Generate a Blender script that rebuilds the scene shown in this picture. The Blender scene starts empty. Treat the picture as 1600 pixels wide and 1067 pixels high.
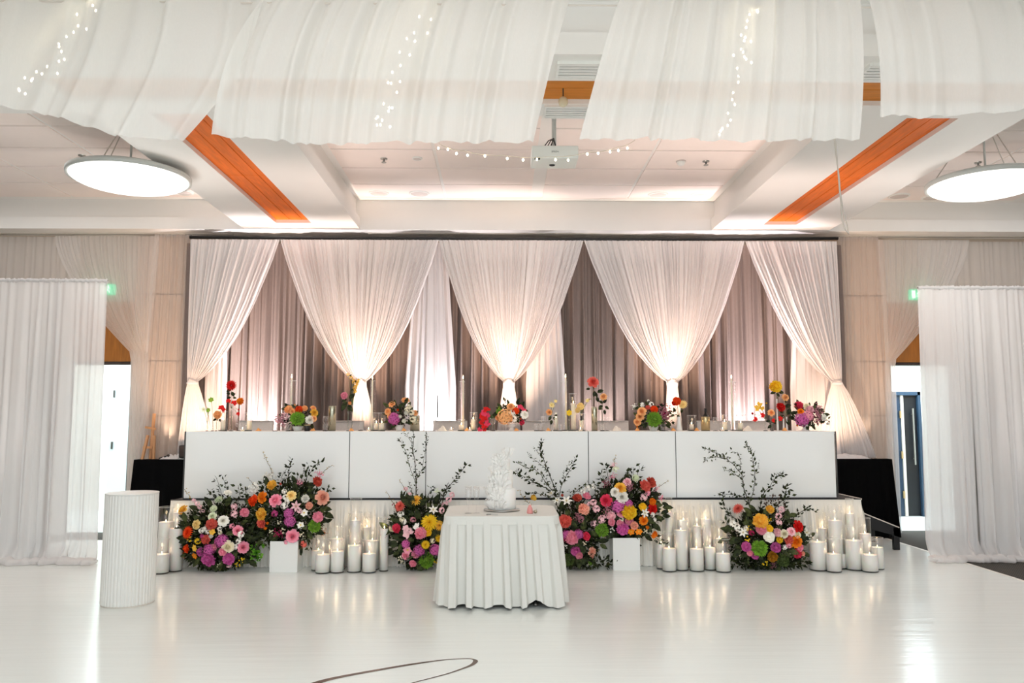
import bpy, bmesh, math, random
from math import sin, cos, pi, radians, sqrt, atan2, tan
from mathutils import Vector, Matrix, Quaternion

random.seed(7)
SC = bpy.context.scene
COL = SC.collection

# ------------------------------------------------------------------ camera
FPX = 1250.0
PITCH = math.atan2(121.5, FPX)
YAW = radians(0.82)
CAMZ = 1.6
cd = bpy.data.cameras.new('camera')
cd.sensor_width = 36.0
cd.lens = 36.0 * FPX / 1600.0
cd.clip_end = 200
cam = bpy.data.objects.new('camera', cd)
cam.location = (0, 0, CAMZ)
cam.rotation_euler = (pi / 2 + PITCH, 0, -YAW)
COL.objects.link(cam)
SC.camera = cam
CAMR = cam.rotation_euler.to_matrix()

# ------------------------------------------------------------------ world, exposure
w = bpy.data.worlds.new('world')
SC.world = w
w.use_nodes = True
w.node_tree.nodes['Background'].inputs[0].default_value = (0.92, 0.985, 1.05, 1)
w.node_tree.nodes['Background'].inputs[1].default_value = 1.15
SC.view_settings.view_transform = 'Standard'
SC.view_settings.look = 'None'
SC.view_settings.exposure = 0.34
SC.view_settings.gamma = 1.0
SC.view_settings.use_curve_mapping = False
SC.cycles.max_bounces = 10
SC.cycles.diffuse_bounces = 6
SC.cycles.glossy_bounces = 3
SC.cycles.transmission_bounces = 6
SC.cycles.transparent_max_bounces = 24
SC.cycles.sample_clamp_indirect = 6
SC.cycles.caustics_reflective = False
SC.cycles.caustics_refractive = False


def area(name, loc, rot, sx, sy, power, col):
    d = bpy.data.lights.new(name, 'AREA')
    d.shape = 'RECTANGLE'; d.size = sx; d.size_y = sy; d.energy = power; d.color = col
    o = bpy.data.objects.new(name, d); COL.objects.link(o)
    o.location = loc; o.rotation_euler = rot
    return o


def spot(name, loc, aim, power, col, ang=100, blend=0.9, r=0.06):
    d = bpy.data.lights.new(name, 'SPOT')
    d.energy = power; d.color = col; d.spot_size = radians(ang); d.spot_blend = blend; d.shadow_soft_size = r
    o = bpy.data.objects.new(name, d); COL.objects.link(o)
    o.location = loc
    o.rotation_euler = (Vector(aim) - Vector(loc)).to_track_quat('-Z', 'Y').to_euler()
    return o


# unseen fill areas added behind the photographer and above the ceiling voile
area('room_fill', (0.4, -2.5, 4.2), (0, 0, 0), 9, 5, 430, (0.92, 0.985, 1.05))
area('hall_fill', (0.4, 3.2, 4.6), (0, 0, 0), 8, 1.6, 36, (0.97, 0.985, 1.0))
for q_, e_ in ((-6.4, 26), (0.5, 18), (7.2, 28)):
    area('coffer_fill', (q_, 9.1, 4.6), (0, 0, 0), 3.4, 2.6, e_, (0.96, 0.98, 1.0))  # wide fill areas added to brighten the back of the room
# cool daylight in the service corridors
area('corridor_light', (-6.0, 13.2, 2.7), (0, 0, 0), 2.6, 2.0, 130, (0.86, 0.95, 1.0))
area('corridor_light', (6.7, 13.0, 2.7), (0, 0, 0), 2.6, 2.0, 140, (0.80, 0.92, 1.0))

# ------------------------------------------------------------------ helpers


def P(px, py, Y):
    """point where the photograph's pixel meets the plane y = Y"""
    d = CAMR @ Vector((px - 800.0, 533.5 - py, -FPX))
    t = Y / d.y
    return Vector((d.x * t, Y, CAMZ + d.z * t))


def PX(px, Y, py=655):
    return P(px, py, Y).x


def PZ(py, Y, px=782):
    return P(px, py, Y).z


def S(n, Y):
    return n * Y / FPX


def lin(c):
    if isinstance(c, str):
        c = [int(c[i:i + 2], 16) / 255 for i in (0, 2, 4)]
    return tuple((x / 12.92 if x <= 0.04045 else ((x + 0.055) / 1.055) ** 2.4) for x in c) + (1,)


class MB:
    def __init__(s):
        s.v = []; s.f = []; s.m = []; s.mi = 0; s.sm = True

    def add(s, vs, fs):
        b = len(s.v)
        s.v.extend([tuple(q) for q in vs])
        for f in fs:
            s.f.append(tuple(i + b for i in f)); s.m.append(s.mi)
        return s

    def box(s, x0, x1, y0, y1, z0, z1):
        vs = [(x, y, z) for x in (x0, x1) for y in (y0, y1) for z in (z0, z1)]
        return s.add(vs, [(0, 1, 3, 2), (4, 6, 7, 5), (0, 4, 5, 1), (2, 3, 7, 6), (0, 2, 6, 4), (1, 5, 7, 3)])

    def lathe(s, prof, c=(0, 0, 0), n=20, sx=1, sy=1):
        vs = []
        k = len(prof)
        for i in range(n):
            a = 2 * pi * i / n
            for r, z in prof:
                vs.append((c[0] + r * cos(a) * sx, c[1] + r * sin(a) * sy, c[2] + z))
        fs = []
        for i in range(n):
            j = (i + 1) % n
            for q in range(k - 1):
                fs.append((i * k + q, j * k + q, j * k + q + 1, i * k + q + 1))
        return s.add(vs, fs)

    def tube(s, pts, r, n=6, r1=None):
        pts = [Vector(p) for p in pts]
        vs = []
        m = len(pts)
        for i, p in enumerate(pts):
            t = (pts[min(i + 1, m - 1)] - pts[max(i - 1, 0)])
            if t.length < 1e-9: t = Vector((0, 0, 1))
            t.normalize()
            a = t.orthogonal().normalized() if i == 0 else (a - t * a.dot(t)).normalized()
            b = t.cross(a)
            rr = r if r1 is None else r + (r1 - r) * i / max(1, m - 1)
            for q in range(n):
                w_ = 2 * pi * q / n
                vs.append(p + a * (cos(w_) * rr) + b * (sin(w_) * rr))
        fs = []
        for i in range(m - 1):
            for q in range(n):
                e = (q + 1) % n
                fs.append((i * n + q, i * n + e, (i + 1) * n + e, (i + 1) * n + q))
        fs.append(tuple(range(n - 1, -1, -1)))
        fs.append(tuple((m - 1) * n + q for q in range(n)))
        return s.add(vs, fs)

    def grid(s, fn, nu, nv):
        vs = [fn(i / nu, j / nv) for j in range(nv + 1) for i in range(nu + 1)]
        fs = [(j * (nu + 1) + i, j * (nu + 1) + i + 1, (j + 1) * (nu + 1) + i + 1, (j + 1) * (nu + 1) + i)
              for j in range(nv) for i in range(nu)]
        return s.add(vs, fs)

    def ball(s, c, r, n=8, m=6, sq=(1, 1, 1)):
        vs = [(c[0], c[1], c[2] - r * sq[2])]
        for j in range(1, m):
            a = -pi / 2 + pi * j / m
            for i in range(n):
                b = 2 * pi * i / n
                vs.append((c[0] + r * cos(a) * cos(b) * sq[0], c[1] + r * cos(a) * sin(b) * sq[1], c[2] + r * sin(a) * sq[2]))
        vs.append((c[0], c[1], c[2] + r * sq[2]))
        fs = []
        for i in range(n):
            fs.append((0, 1 + (i + 1) % n, 1 + i))
        for j in range(m - 2):
            for i in range(n):
                k = (i + 1) % n
                fs.append((1 + j * n + i, 1 + j * n + k, 1 + (j + 1) * n + k, 1 + (j + 1) * n + i))
        l = len(vs) - 1; o = 1 + (m - 2) * n
        for i in range(n):
            fs.append((l, o + i, o + (i + 1) % n))
        return s.add(vs, fs)

    def leaf(s, base, d, L, W, fold=0.15, up=None):
        d = Vector(d).normalized()
        u = up if up is not None else Vector((random.uniform(-1, 1), random.uniform(-1, 1), random.uniform(-1, 1)))
        sd = d.cross(Vector(u))
        if sd.length < 1e-4: sd = d.orthogonal()
        sd.normalize()
        nn = sd.cross(d)
        b = Vector(base)
        vs = [b, b + d * L * .4 + sd * W * .5 + nn * W * fold, b + d * L - nn * L * .12, b + d * L * .4 - sd * W * .5 + nn * W * fold, b + d * L * .5]
        return s.add(vs, [(0, 4, 1), (1, 4, 2), (0, 3, 4), (3, 2, 4)])

    def mesh(s, name, mats, smooth=None):
        me = bpy.data.meshes.new(name)
        me.from_pydata(s.v, [], s.f)
        if not isinstance(mats, (list, tuple)): mats = [mats]
        for q in mats: me.materials.append(q)
        if len(mats) > 1: me.polygons.foreach_set('material_index', s.m)
        sm = s.sm if smooth is None else smooth
        me.polygons.foreach_set('use_smooth', [sm] * len(me.polygons))
        me.update()
        return me


def wloc(o):
    v = Vector((0, 0, 0))
    while o is not None:
        v += o.location; o = o.parent
    return v


def link(name, me, parent=None, loc=None):
    o = bpy.data.objects.new(name, me)
    COL.objects.link(o)
    if parent is not None: o.parent = parent
    if loc is not None: o.location = loc
    return o


def obj(name, mb, mats, parent=None, smooth=False, bevel=0, local=False):
    """link mb (world coordinates unless local) as one mesh; angle-smoothed bevel on request"""
    if parent is not None and not local:
        q = wloc(parent)
        mb.v = [(a - q.x, b - q.y, c - q.z) for a, b, c in mb.v]
    o = link(name, mb.mesh(name, mats, smooth), parent)
    if bevel:
        m = o.modifiers.new('bevel', 'BEVEL'); m.width = bevel; m.segments = 2; m.limit_method = 'ANGLE'
    return o


def tag(o, label=None, cat=None, group=None, kind=None):
    if label: o['label'] = label
    if cat: o['category'] = cat
    if group: o['group'] = group
    if kind: o['kind'] = kind
    return o


def thing(name, label, cat, loc=(0, 0, 0), group=None):
    o = bpy.data.objects.new(name, None); COL.objects.link(o)
    o.location = loc
    o.empty_display_size = 0.1
    return tag(o, label, cat, group)


def struct(name, mb, mats, parent=None, smooth=False):
    o = obj(name, mb, mats, parent, smooth)
    if parent is None: o['kind'] = 'structure'
    return o


# ------------------------------------------------------------------ materials


def nodes(name):
    m = bpy.data.materials.new(name); m.use_nodes = True
    nt = m.node_tree
    return m, nt, nt.nodes['Principled BSDF']


def mat(name, col, rough=0.5, metal=0.0, spec=0.5, noise=0.0, nscale=8.0, bump=0.0, bscale=60.0, coat=0.0, emit=0, ecol=None, stretch=None, sub=0):
    m, nt, b = nodes(name)
    c = lin(col)
    b.inputs['Base Color'].default_value = c
    b.inputs['Roughness'].default_value = rough
    b.inputs['Metallic'].default_value = metal
    b.inputs['Specular IOR Level'].default_value = spec
    b.inputs['Coat Weight'].default_value = coat
    if sub:
        b.inputs['Subsurface Weight'].default_value = sub
        b.inputs['Subsurface Scale'].default_value = 0.02
    if emit:
        b.inputs['Emission Color'].default_value = lin(ecol or col)
        b.inputs['Emission Strength'].default_value = emit
    tc = nt.nodes.new('ShaderNodeTexCoord')
    src = tc.outputs['Object']
    if stretch:
        mp = nt.nodes.new('ShaderNodeMapping'); mp.inputs['Scale'].default_value = stretch
        nt.links.new(src, mp.inputs[0]); src = mp.outputs[0]
    if noise:
        n = nt.nodes.new('ShaderNodeTexNoise'); n.inputs['Scale'].default_value = nscale; n.inputs['Detail'].default_value = 4
        nt.links.new(src, n.inputs['Vector'])
        mx = nt.nodes.new('ShaderNodeMixRGB'); mx.blend_type = 'MULTIPLY'
        mx.inputs[1].default_value = c
        rp = nt.nodes.new('ShaderNodeValToRGB')
        rp.color_ramp.elements[0].position = 0.3; rp.color_ramp.elements[1].position = 0.7
        g = 1 - noise
        rp.color_ramp.elements[0].color = (g, g, g, 1); rp.color_ramp.elements[1].color = (1, 1, 1, 1)
        nt.links.new(n.outputs[0], rp.inputs[0]); nt.links.new(rp.outputs[0], mx.inputs[2])
        mx.inputs[0].default_value = 1
        nt.links.new(mx.outputs[0], b.inputs['Base Color'])
    if bump:
        n = nt.nodes.new('ShaderNodeTexNoise'); n.inputs['Scale'].default_value = bscale; n.inputs['Detail'].default_value = 3
        nt.links.new(src, n.inputs['Vector'])
        bp = nt.nodes.new('ShaderNodeBump'); bp.inputs['Strength'].default_value = bump; bp.inputs['Distance'].default_value = 0.01
        nt.links.new(n.outputs[0], bp.inputs['Height']); nt.links.new(bp.outputs[0], b.inputs['Normal'])
    return m


def sheer(name, col, opacity=0.8, trans=0.4, weave=0.06):
    """thin woven voile: part of the light passes straight, part is scattered through"""
    m = bpy.data.materials.new(name); m.use_nodes = True
    nt = m.node_tree; nt.nodes.clear()
    out = nt.nodes.new('ShaderNodeOutputMaterial')
    c = lin(col)
    df = nt.nodes.new('ShaderNodeBsdfDiffuse'); df.inputs[0].default_value = c
    tl = nt.nodes.new('ShaderNodeBsdfTranslucent'); tl.inputs[0].default_value = c
    tp = nt.nodes.new('ShaderNodeBsdfTransparent')
    m1 = nt.nodes.new('ShaderNodeMixShader'); m1.inputs[0].default_value = trans
    m2 = nt.nodes.new('ShaderNodeMixShader')
    tc = nt.nodes.new('ShaderNodeTexCoord')
    mp = nt.nodes.new('ShaderNodeMapping'); mp.inputs['Scale'].default_value = (45, 45, 0.5)
    n = nt.nodes.new('ShaderNodeTexNoise'); n.inputs['Scale'].default_value = 3; n.inputs['Detail'].default_value = 5
    mr = nt.nodes.new('ShaderNodeMapRange')
    mr.inputs[1].default_value = .3; mr.inputs[2].default_value = .7
    mr.inputs[3].default_value = max(0, opacity - weave); mr.inputs[4].default_value = min(1, opacity + weave)
    L = nt.links.new
    L(tc.outputs['Object'], mp.inputs[0]); L(mp.outputs[0], n.inputs['Vector']); L(n.outputs[0], mr.inputs[0])
    L(mr.outputs[0], m2.inputs[0])
    L(df.outputs[0], m1.inputs[1]); L(tl.outputs[0], m1.inputs[2])
    L(tp.outputs[0], m2.inputs[1]); L(m1.outputs[0], m2.inputs[2]); L(m2.outputs[0], out.inputs[0])
    return m


def thin_glass(name, col='FFFFFF', refl=0.9):
    m = bpy.data.materials.new(name); m.use_nodes = True
    nt = m.node_tree; nt.nodes.clear()
    out = nt.nodes.new('ShaderNodeOutputMaterial')
    tp = nt.nodes.new('ShaderNodeBsdfTransparent'); tp.inputs[0].default_value = lin(col)
    gl = nt.nodes.new('ShaderNodeBsdfGlossy'); gl.inputs['Roughness'].default_value = 0.03
    gl.inputs[0].default_value = (refl, refl, refl, 1)
    lw = nt.nodes.new('ShaderNodeLayerWeight'); lw.inputs[0].default_value = 0.25
    mp = nt.nodes.new('ShaderNodeMath'); mp.operation = 'MULTIPLY_ADD'; mp.inputs[1].default_value = 0.42; mp.inputs[2].default_value = 0.03
    mx = nt.nodes.new('ShaderNodeMixShader')
    L = nt.links.new
    L(lw.outputs['Facing'], mp.inputs[0]); L(mp.outputs[0], mx.inputs[0])
    L(tp.outputs[0], mx.inputs[1]); L(gl.outputs[0], mx.inputs[2]); L(mx.outputs[0], out.inputs[0])
    return m


def petal_mat(hexc):
    k = 'petal_' + hexc
    if k in bpy.data.materials: return bpy.data.materials[k]
    m, nt, b = nodes(k)
    b.inputs['Roughness'].default_value = 0.6
    b.inputs['Specular IOR Level'].default_value = 0.2
    oi = nt.nodes.new('ShaderNodeObjectInfo')
    hs = nt.nodes.new('ShaderNodeHueSaturation')
    hs.inputs['Color'].default_value = lin(hexc)
    mr = nt.nodes.new('ShaderNodeMapRange'); mr.inputs[3].default_value = 0.98; mr.inputs[4].default_value = 1.2
    nt.links.new(oi.outputs['Random'], mr.inputs[0]); nt.links.new(mr.outputs[0], hs.inputs['Value'])
    nt.links.new(hs.outputs[0], b.inputs['Base Color'])
    b.inputs['Subsurface Weight'].default_value = 0.0
    return m


M = {}
M['white_paint'] = mat('white_paint', 'F2F0EC', 0.6, noise=0.03, nscale=1.5)
M['fascia'] = mat('fascia', 'F2F2EE', 0.55, noise=0.02)
M['tile'] = mat('ceiling_tile', 'F8EDE7', 0.85, bump=0.08, bscale=220, noise=0.03, nscale=3)
M['tee'] = mat('ceiling_tee', 'F4EEEA', 0.5)
M['timber'] = mat('timber_veneer', 'F27618', 0.5, spec=0.25, noise=0.22, nscale=7, stretch=(6, 0.6, 6))
M['timber_x'] = mat('timber_veneer_cross', 'D8842A', 0.5, spec=0.25, noise=0.22, nscale=7, stretch=(0.6, 6, 6))
M['timber_dark'] = mat('timber_groove', '5A2F0E', 0.6)
M['timber_door'] = mat('timber_panel', 'B07028', 0.45, noise=0.3, nscale=6, stretch=(6, 6, 0.6))
M['beige_panel'] = mat('beige_wall_panel', 'CBAF98', 0.9, noise=0.08, nscale=40, bump=0.1, bscale=300)
M['wall'] = mat('wall_plaster', 'C4B6A6', 0.8, noise=0.04, nscale=2)
M['corridor'] = mat('corridor_wall', 'EDEFEA', 0.7, noise=0.03, nscale=2)
M['corridor_floor'] = mat('corridor_floor', 'DDE2E2', 0.4, noise=0.08, nscale=5)
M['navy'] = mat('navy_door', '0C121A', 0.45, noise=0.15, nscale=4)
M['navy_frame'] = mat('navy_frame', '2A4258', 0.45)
M['black_cloth'] = mat('black_cloth', '070708', 0.95, spec=0.1, noise=0.3, nscale=20)
M['black'] = mat('black_plastic', '101012', 0.45)
M['black_wood'] = mat('black_stage_deck', '141414', 0.7, noise=0.2)
M['yellow_tape'] = mat('yellow_tape', 'D8B21E', 0.6)
M['pale_trim'] = mat('pale_trim', 'D9D2C8', 0.5)
M['steel'] = mat('steel', 'B8B8B4', 0.3, metal=1)
M['dark_slot'] = mat('dark_slot', '3A302C', 0.8)
M['grey_board'] = mat('grey_board', '6F6A68', 0.7)
M['acrylic'] = mat('white_acrylic', 'FBFCFA', 0.06, spec=0.45)
M['panel_edge'] = mat('panel_edge', '3A3C3A', 0.4)
M['table_white'] = mat('table_white', 'EDEBE6', 0.5)
M['cloth'] = mat('white_tablecloth', 'DFDED8', 0.85, spec=0.2, bump=0.05, bscale=400)
M['skirt'] = mat('white_stage_skirt', 'F2EFE8', 0.85, spec=0.2, bump=0.05, bscale=400)
M['icing'] = mat('white_icing', 'FBFAF6', 0.55, sub=0.1)
M['petal_paper'] = mat('rice_paper', 'F6F4F0', 0.8, spec=0.1)
M['plinth'] = mat('white_plinth', 'E9E8E3', 0.45, noise=0.02)
M['box_white'] = mat('white_box', 'F4F5F2', 0.35)
M['wax'] = mat('white_wax', 'FAF7F0', 0.45, sub=0.25)
M['wax_ivory'] = mat('ivory_wax', 'F8ECD6', 0.45, sub=0.25)
M['wick'] = mat('wick', '2A2018', 0.9)
M['flame'] = mat('flame', 'FFE2B0', 0.5, emit=11, ecol='FFDFA8')
M['glass'] = thin_glass('clear_glass')
M['glass_base'] = thin_glass('thick_glass_base', 'A6A8A6')
M['brass'] = mat('brushed_brass', 'C9B48A', 0.28, metal=1, noise=0.1)
M['champagne'] = mat('champagne_metal', 'B9B49E', 0.25, metal=1)
M['bottle'] = mat('dark_bottle', '15140F', 0.12)
M['ceramic'] = mat('white_ceramic', 'F1EFEA', 0.35)
M['easel'] = mat('easel_wood', 'D8A070', 0.55, noise=0.2, nscale=10, stretch=(4, 4, 0.5))
M['chair'] = mat('grey_chair_fabric', 'CFC9C4', 0.9, noise=0.08, nscale=50)
M['chair_leg'] = mat('chair_leg_metal', 'A8A49E', 0.35, metal=0.8)
M['copper'] = mat('copper_decal', '6B4A34', 0.25, metal=0.6, noise=0.55, nscale=3)
M['scuff'] = mat('scuff_mark', '9A988F', 0.5)
M['lamp_rim'] = mat('lamp_rim', 'C9CCC8', 0.4)
M['lamp_glow'] = mat('lamp_diffuser', 'FFFFFF', 0.5, emit=0.82, ecol='FFFDF6')
M['bulb'] = mat('fairy_bulb', 'FFF6DC', 0.5, emit=14, ecol='FFF2D0')
M['wire'] = mat('clear_wire', 'C9B9A4', 0.5)
M['cord'] = mat('white_cord', 'CFC6BC', 0.6)
M['exit_green'] = mat('exit_green', '2BD09A', 0.5, emit=0.9, ecol='2FE0A4')
M['exit_white'] = mat('exit_white', 'F4FFFA', 0.5, emit=1.3, ecol='EAFFF4')
M['projector'] = mat('projector_white', 'EEF0EA', 0.45)
M['letter'] = mat('grey_lettering', '6F7572', 0.5)
M['grille'] = mat('white_grille', 'F0F0EC', 0.5)
M['speaker'] = mat('speaker_mesh', 'D8D0CB', 0.8, bump=0.3, bscale=500)
M['cream_orange'] = mat('orange_napkin', 'F0A860', 0.8)
M['cream_napkin'] = mat('cream_napkin', 'F0E4D4', 0.8)
M['pink_favour'] = mat('pink_favour', 'E79A96', 0.5)
M['carpet_edge'] = mat('floor_edge_trim', 'E9E6DE', 0.4)

M['swag'] = sheer('swag_voile', 'F4EFED', 0.94, 0.25, 0.0)
M['backdrop'] = mat('backdrop_drape', '85766F', 0.9, spec=0.1, noise=0.05, nscale=30)
M['backdrop_pale'] = sheer('backdrop_pale_voile', 'F4ECEA', 0.9, 0.2, 0.05)
M['sheer'] = sheer('curtain_voile', 'F8F5F4', 0.82, 0.4, 0.012)
M['wall_sheer'] = sheer('wall_voile', 'F6F2EF', 0.58, 0.4, 0.012)
M['sheer_thin'] = sheer('column_voile', 'F5EEE9', 0.36, 0.35, 0.01)
M['ceil_sheer'] = sheer('ceiling_voile', 'F3F2EE', 0.82, 0.5, 0.01)

# vinyl dance floor: glossy white, long faint ripples across the sheets
m, nt, b = nodes('white_vinyl')
b.inputs['Base Color'].default_value = lin('ECF0EC')
b.inputs['Roughness'].default_value = 0.17
b.inputs['Specular IOR Level'].default_value = 0.5
tc = nt.nodes.new('ShaderNodeTexCoord'); mp = nt.nodes.new('ShaderNodeMapping'); mp.inputs['Scale'].default_value = (0.5, 5, 1)
n1 = nt.nodes.new('ShaderNodeTexNoise'); n1.inputs['Scale'].default_value = 2.2; n1.inputs['Detail'].default_value = 5
bp = nt.nodes.new('ShaderNodeBump'); bp.inputs['Strength'].default_value = 0.12; bp.inputs['Distance'].default_value = 0.02
nt.links.new(tc.outputs['Object'], mp.inputs[0]); nt.links.new(mp.outputs[0], n1.inputs['Vector'])
nt.links.new(n1.outputs[0], bp.inputs['Height']); nt.links.new(bp.outputs[0], b.inputs['Normal'])
n2 = nt.nodes.new('ShaderNodeTexNoise'); n2.inputs['Scale'].default_value = 0.9; n2.inputs['Detail'].default_value = 6
mr = nt.nodes.new('ShaderNodeMapRange'); mr.inputs[3].default_value = 0.11; mr.inputs[4].default_value = 0.26
nt.links.new(tc.outputs['Object'], n2.inputs['Vector']); nt.links.new(n2.outputs[0], mr.inputs[0]); nt.links.new(mr.outputs[0], b.inputs['Roughness'])
M['vinyl'] = m

# navy carpet with small pale dashes
m, nt, b = nodes('navy_carpet')
b.inputs['Roughness'].default_value = 0.95
tc = nt.nodes.new('ShaderNodeTexCoord'); mp = nt.nodes.new('ShaderNodeMapping'); mp.inputs['Scale'].default_value = (7, 16, 1)
br = nt.nodes.new('ShaderNodeTexBrick')
br.inputs['Color1'].default_value = lin('151922'); br.inputs['Color2'].default_value = lin('10131A'); br.inputs['Mortar'].default_value = lin('6E6656')
br.inputs['Scale'].default_value = 1; br.inputs['Mortar Size'].default_value = 0.03
nt.links.new(tc.outputs['Object'], mp.inputs[0]); nt.links.new(mp.outputs[0], br.inputs['Vector']); nt.links.new(br.outputs[0], b.inputs['Base Color'])
M['carpet'] = m

# leaf greens
def leaf_mat(name, c1, c2):
    m, nt, b = nodes(name)
    b.inputs['Roughness'].default_value = 0.6
    b.inputs['Specular IOR Level'].default_value = 0.2
    tc = nt.nodes.new('ShaderNodeTexCoord')
    n = nt.nodes.new('ShaderNodeTexNoise'); n.inputs['Scale'].default_value = 24
    rp = nt.nodes.new('ShaderNodeValToRGB')
    rp.color_ramp.elements[0].position = 0.38; rp.color_ramp.elements[1].position = 0.62
    rp.color_ramp.elements[0].color = lin(c1); rp.color_ramp.elements[1].color = lin(c2)
    nt.links.new(tc.outputs['Object'], n.inputs['Vector']); nt.links.new(n.outputs[0], rp.inputs[0]); nt.links.new(rp.outputs[0], b.inputs['Base Color'])
    return m
M['leaf'] = leaf_mat('dark_leaf', '171D0C', '3C4524')
M['leaf_mid'] = leaf_mat('mid_leaf', '272F16', '545C32')
M['leaf_brown'] = leaf_mat('bronze_leaf', '3B2A22', '6A5040')
M['leaf_lime'] = leaf_mat('lime_leaf', '3E7A14', '7CB83A')
M['leaf_gold'] = leaf_mat('gold_leaf', '9A7A24', 'C8A440')
M['twig'] = mat('twig', '3E3A24', 0.8)
M['stem'] = mat('green_stem', '566B3A', 0.6)
M['foam'] = mat('foam_base', '1E2616', 0.95)

# ------------------------------------------------------------------ room shell
ZB, ZL, ZC = 4.25, 4.42, 4.66
YW = 11.5
FZ = 0.004

struct('floor', MB().box(-9.5, 10, -7, YW + 0.15, -0.12, 0.0), M['carpet'])
fl = struct('floor_vinyl', MB().box(-5.75, 5.17, -6.5, 10.9, 0.0, FZ), M['vinyl'])
tr = MB().box(5.17, 5.21, -6.5, 10.9, 0, 0.006)
struct('trim_1', tr, M['carpet_edge'])
struct('trim_2', MB().box(-5.80, -5.75, -6.5, 10.9, 0, 0.006), M['panel_edge'])
struct('wall_left', MB().box(-9.65, -9.5, -7, YW + 0.15, 0, 4.8), M['wall'])
struct('wall_right', MB().box(10, 10.15, -7, YW + 0.15, 0, 4.8), M['wall'])
DL = (-6.15, -5.27); DR = (5.64, 6.55); DH = 2.38
wb = MB()
for a, c in ((-9.5, DL[0]), (DL[1], DR[0]), (DR[1], 10)):
    wb.box(a, c, YW, YW + 0.12, 0, 4.8)
for a, c in (DL, DR):
    wb.box(a, c, YW, YW + 0.12, DH + 0.9, 4.8)
wall_back = struct('wall_back', wb, M['wall'])
ZJ = [0, 0.75, 1.65, 2.43, 3.39, ZB - 0.02]
for a, c in ((-5.25, -4.72), (-4.715, -3.9), (4.5, 5.05), (5.055, 5.62)):
    for k in range(5):
        obj('wall_panel', MB().box(a, c, YW - 0.045, YW, ZJ[k] + 0.006, ZJ[k + 1] - 0.006), M['beige_panel'], wall_back, bevel=0.004)
for k, (a, c) in enumerate((DL, DR)):
    d = struct('door_%d' % (k + 1), MB().box(a - 0.08, a, YW - 0.03, YW + 0.13, 0, DH).box(c, c + 0.03, YW - 0.03, YW + 0.13, 0, DH).box(a - 0.08, c + 0.03, YW - 0.035, YW + 0.13, DH, DH + 0.035), M['dark_slot'])
    obj('timber_panel', MB().box(a - 0.08, c + 0.03, YW - 0.025, YW + 0.1, DH + 0.04, DH + 0.9), M['timber_door'], d)
# corridors beyond the doors
for k, (x0, x1) in enumerate(((-8.6, -4.4), (5.0, 9.2))):
    c = MB().box(x0, x1, 14.6, 14.7, 0, 3).box(x0 - .1, x0, YW + .12, 14.7, 0, 3).box(x1, x1 + .1, YW + .12, 14.7, 0, 3).box(x0, x1, YW + .12, 14.7, 3, 3.1)
    struct('wall_corridor_%d' % (k + 1), c, M['corridor'])
    struct('floor_corridor_%d' % (k + 1), MB().box(x0, x1, YW + .15, 14.6, -0.1, 0.004), M['corridor_floor'])
    struct('baseboard_corridor_%d' % (k + 1), MB().box(x0, x1, 14.57, 14.6, 0, 0.14), M['grille'])
# pale door leaf standing in the first corridor, navy door in the second
d3 = struct('door_3', MB().box(-6.47, -6.10, 13.4, 13.45, 0.01, 2.18), mat('pale_blue_door', 'C9DCE2', 0.5))
for z in (2.05, 1.2):
    obj('hinge', MB().box(-6.42, -6.395, 13.375, 13.4, z - .09, z + .03), M['panel_edge'], d3)
d4 = struct('door_4', MB().box(6.50, 6.56, 13.3, 13.42, 0, 2.06).box(6.97, 7.02, 13.3, 13.42, 0, 2.06).box(6.50, 7.02, 13.3, 13.42, 2.0, 2.06), M['navy_frame'])
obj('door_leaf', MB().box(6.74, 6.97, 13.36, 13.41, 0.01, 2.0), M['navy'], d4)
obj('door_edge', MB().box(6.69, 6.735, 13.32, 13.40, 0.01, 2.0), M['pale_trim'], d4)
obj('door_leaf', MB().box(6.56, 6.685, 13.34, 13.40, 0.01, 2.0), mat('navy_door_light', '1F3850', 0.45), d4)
for z in (1.62, 0.95, 0.3):
    obj('hinge', MB().box(6.66, 6.69, 13.31, 13.36, z, z + .12), M['brass'], d4)
obj('pull_handle', MB().tube([(6.88, 13.3, .85), (6.88, 13.3, 1.78)], 0.014, 8).tube([(6.88, 13.3, .95), (6.88, 13.37, .95)], .01).tube([(6.88, 13.3, 1.68), (6.88, 13.37, 1.68)], .01), M['steel'], d4)
# grey notice boards beside both doors
for (a, c, py0, py1, lb) in ((45, 104, 560, 662, 'grey notice board on the back wall behind the curtain beside the fluted plinth'),
                             (1514, 1562, 583, 676, 'grey notice board on the back wall beyond the navy door')):
    z1, z0 = PZ(py0, YW), PZ(py1, YW)
    t = thing('notice_board', lb, 'board', (PX((a + c) / 2, YW), YW - 0.05, z0))
    obj('board_face', MB().box(PX(a, YW) + .02, PX(c, YW) - .02, YW - 0.045, YW, z0 + .02, z1 - .02), M['grey_board'], t)
    obj('frame', MB().box(PX(a, YW), PX(c, YW), YW - 0.05, YW, z0, z0 + .02).box(PX(a, YW), PX(c, YW), YW - 0.05, YW, z1 - .02, z1)
        .box(PX(a, YW), PX(a, YW) + .02, YW - 0.05, YW, z0, z1).box(PX(c, YW) - .02, PX(c, YW), YW - 0.05, YW, z0, z1), M['panel_edge'], t)

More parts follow.
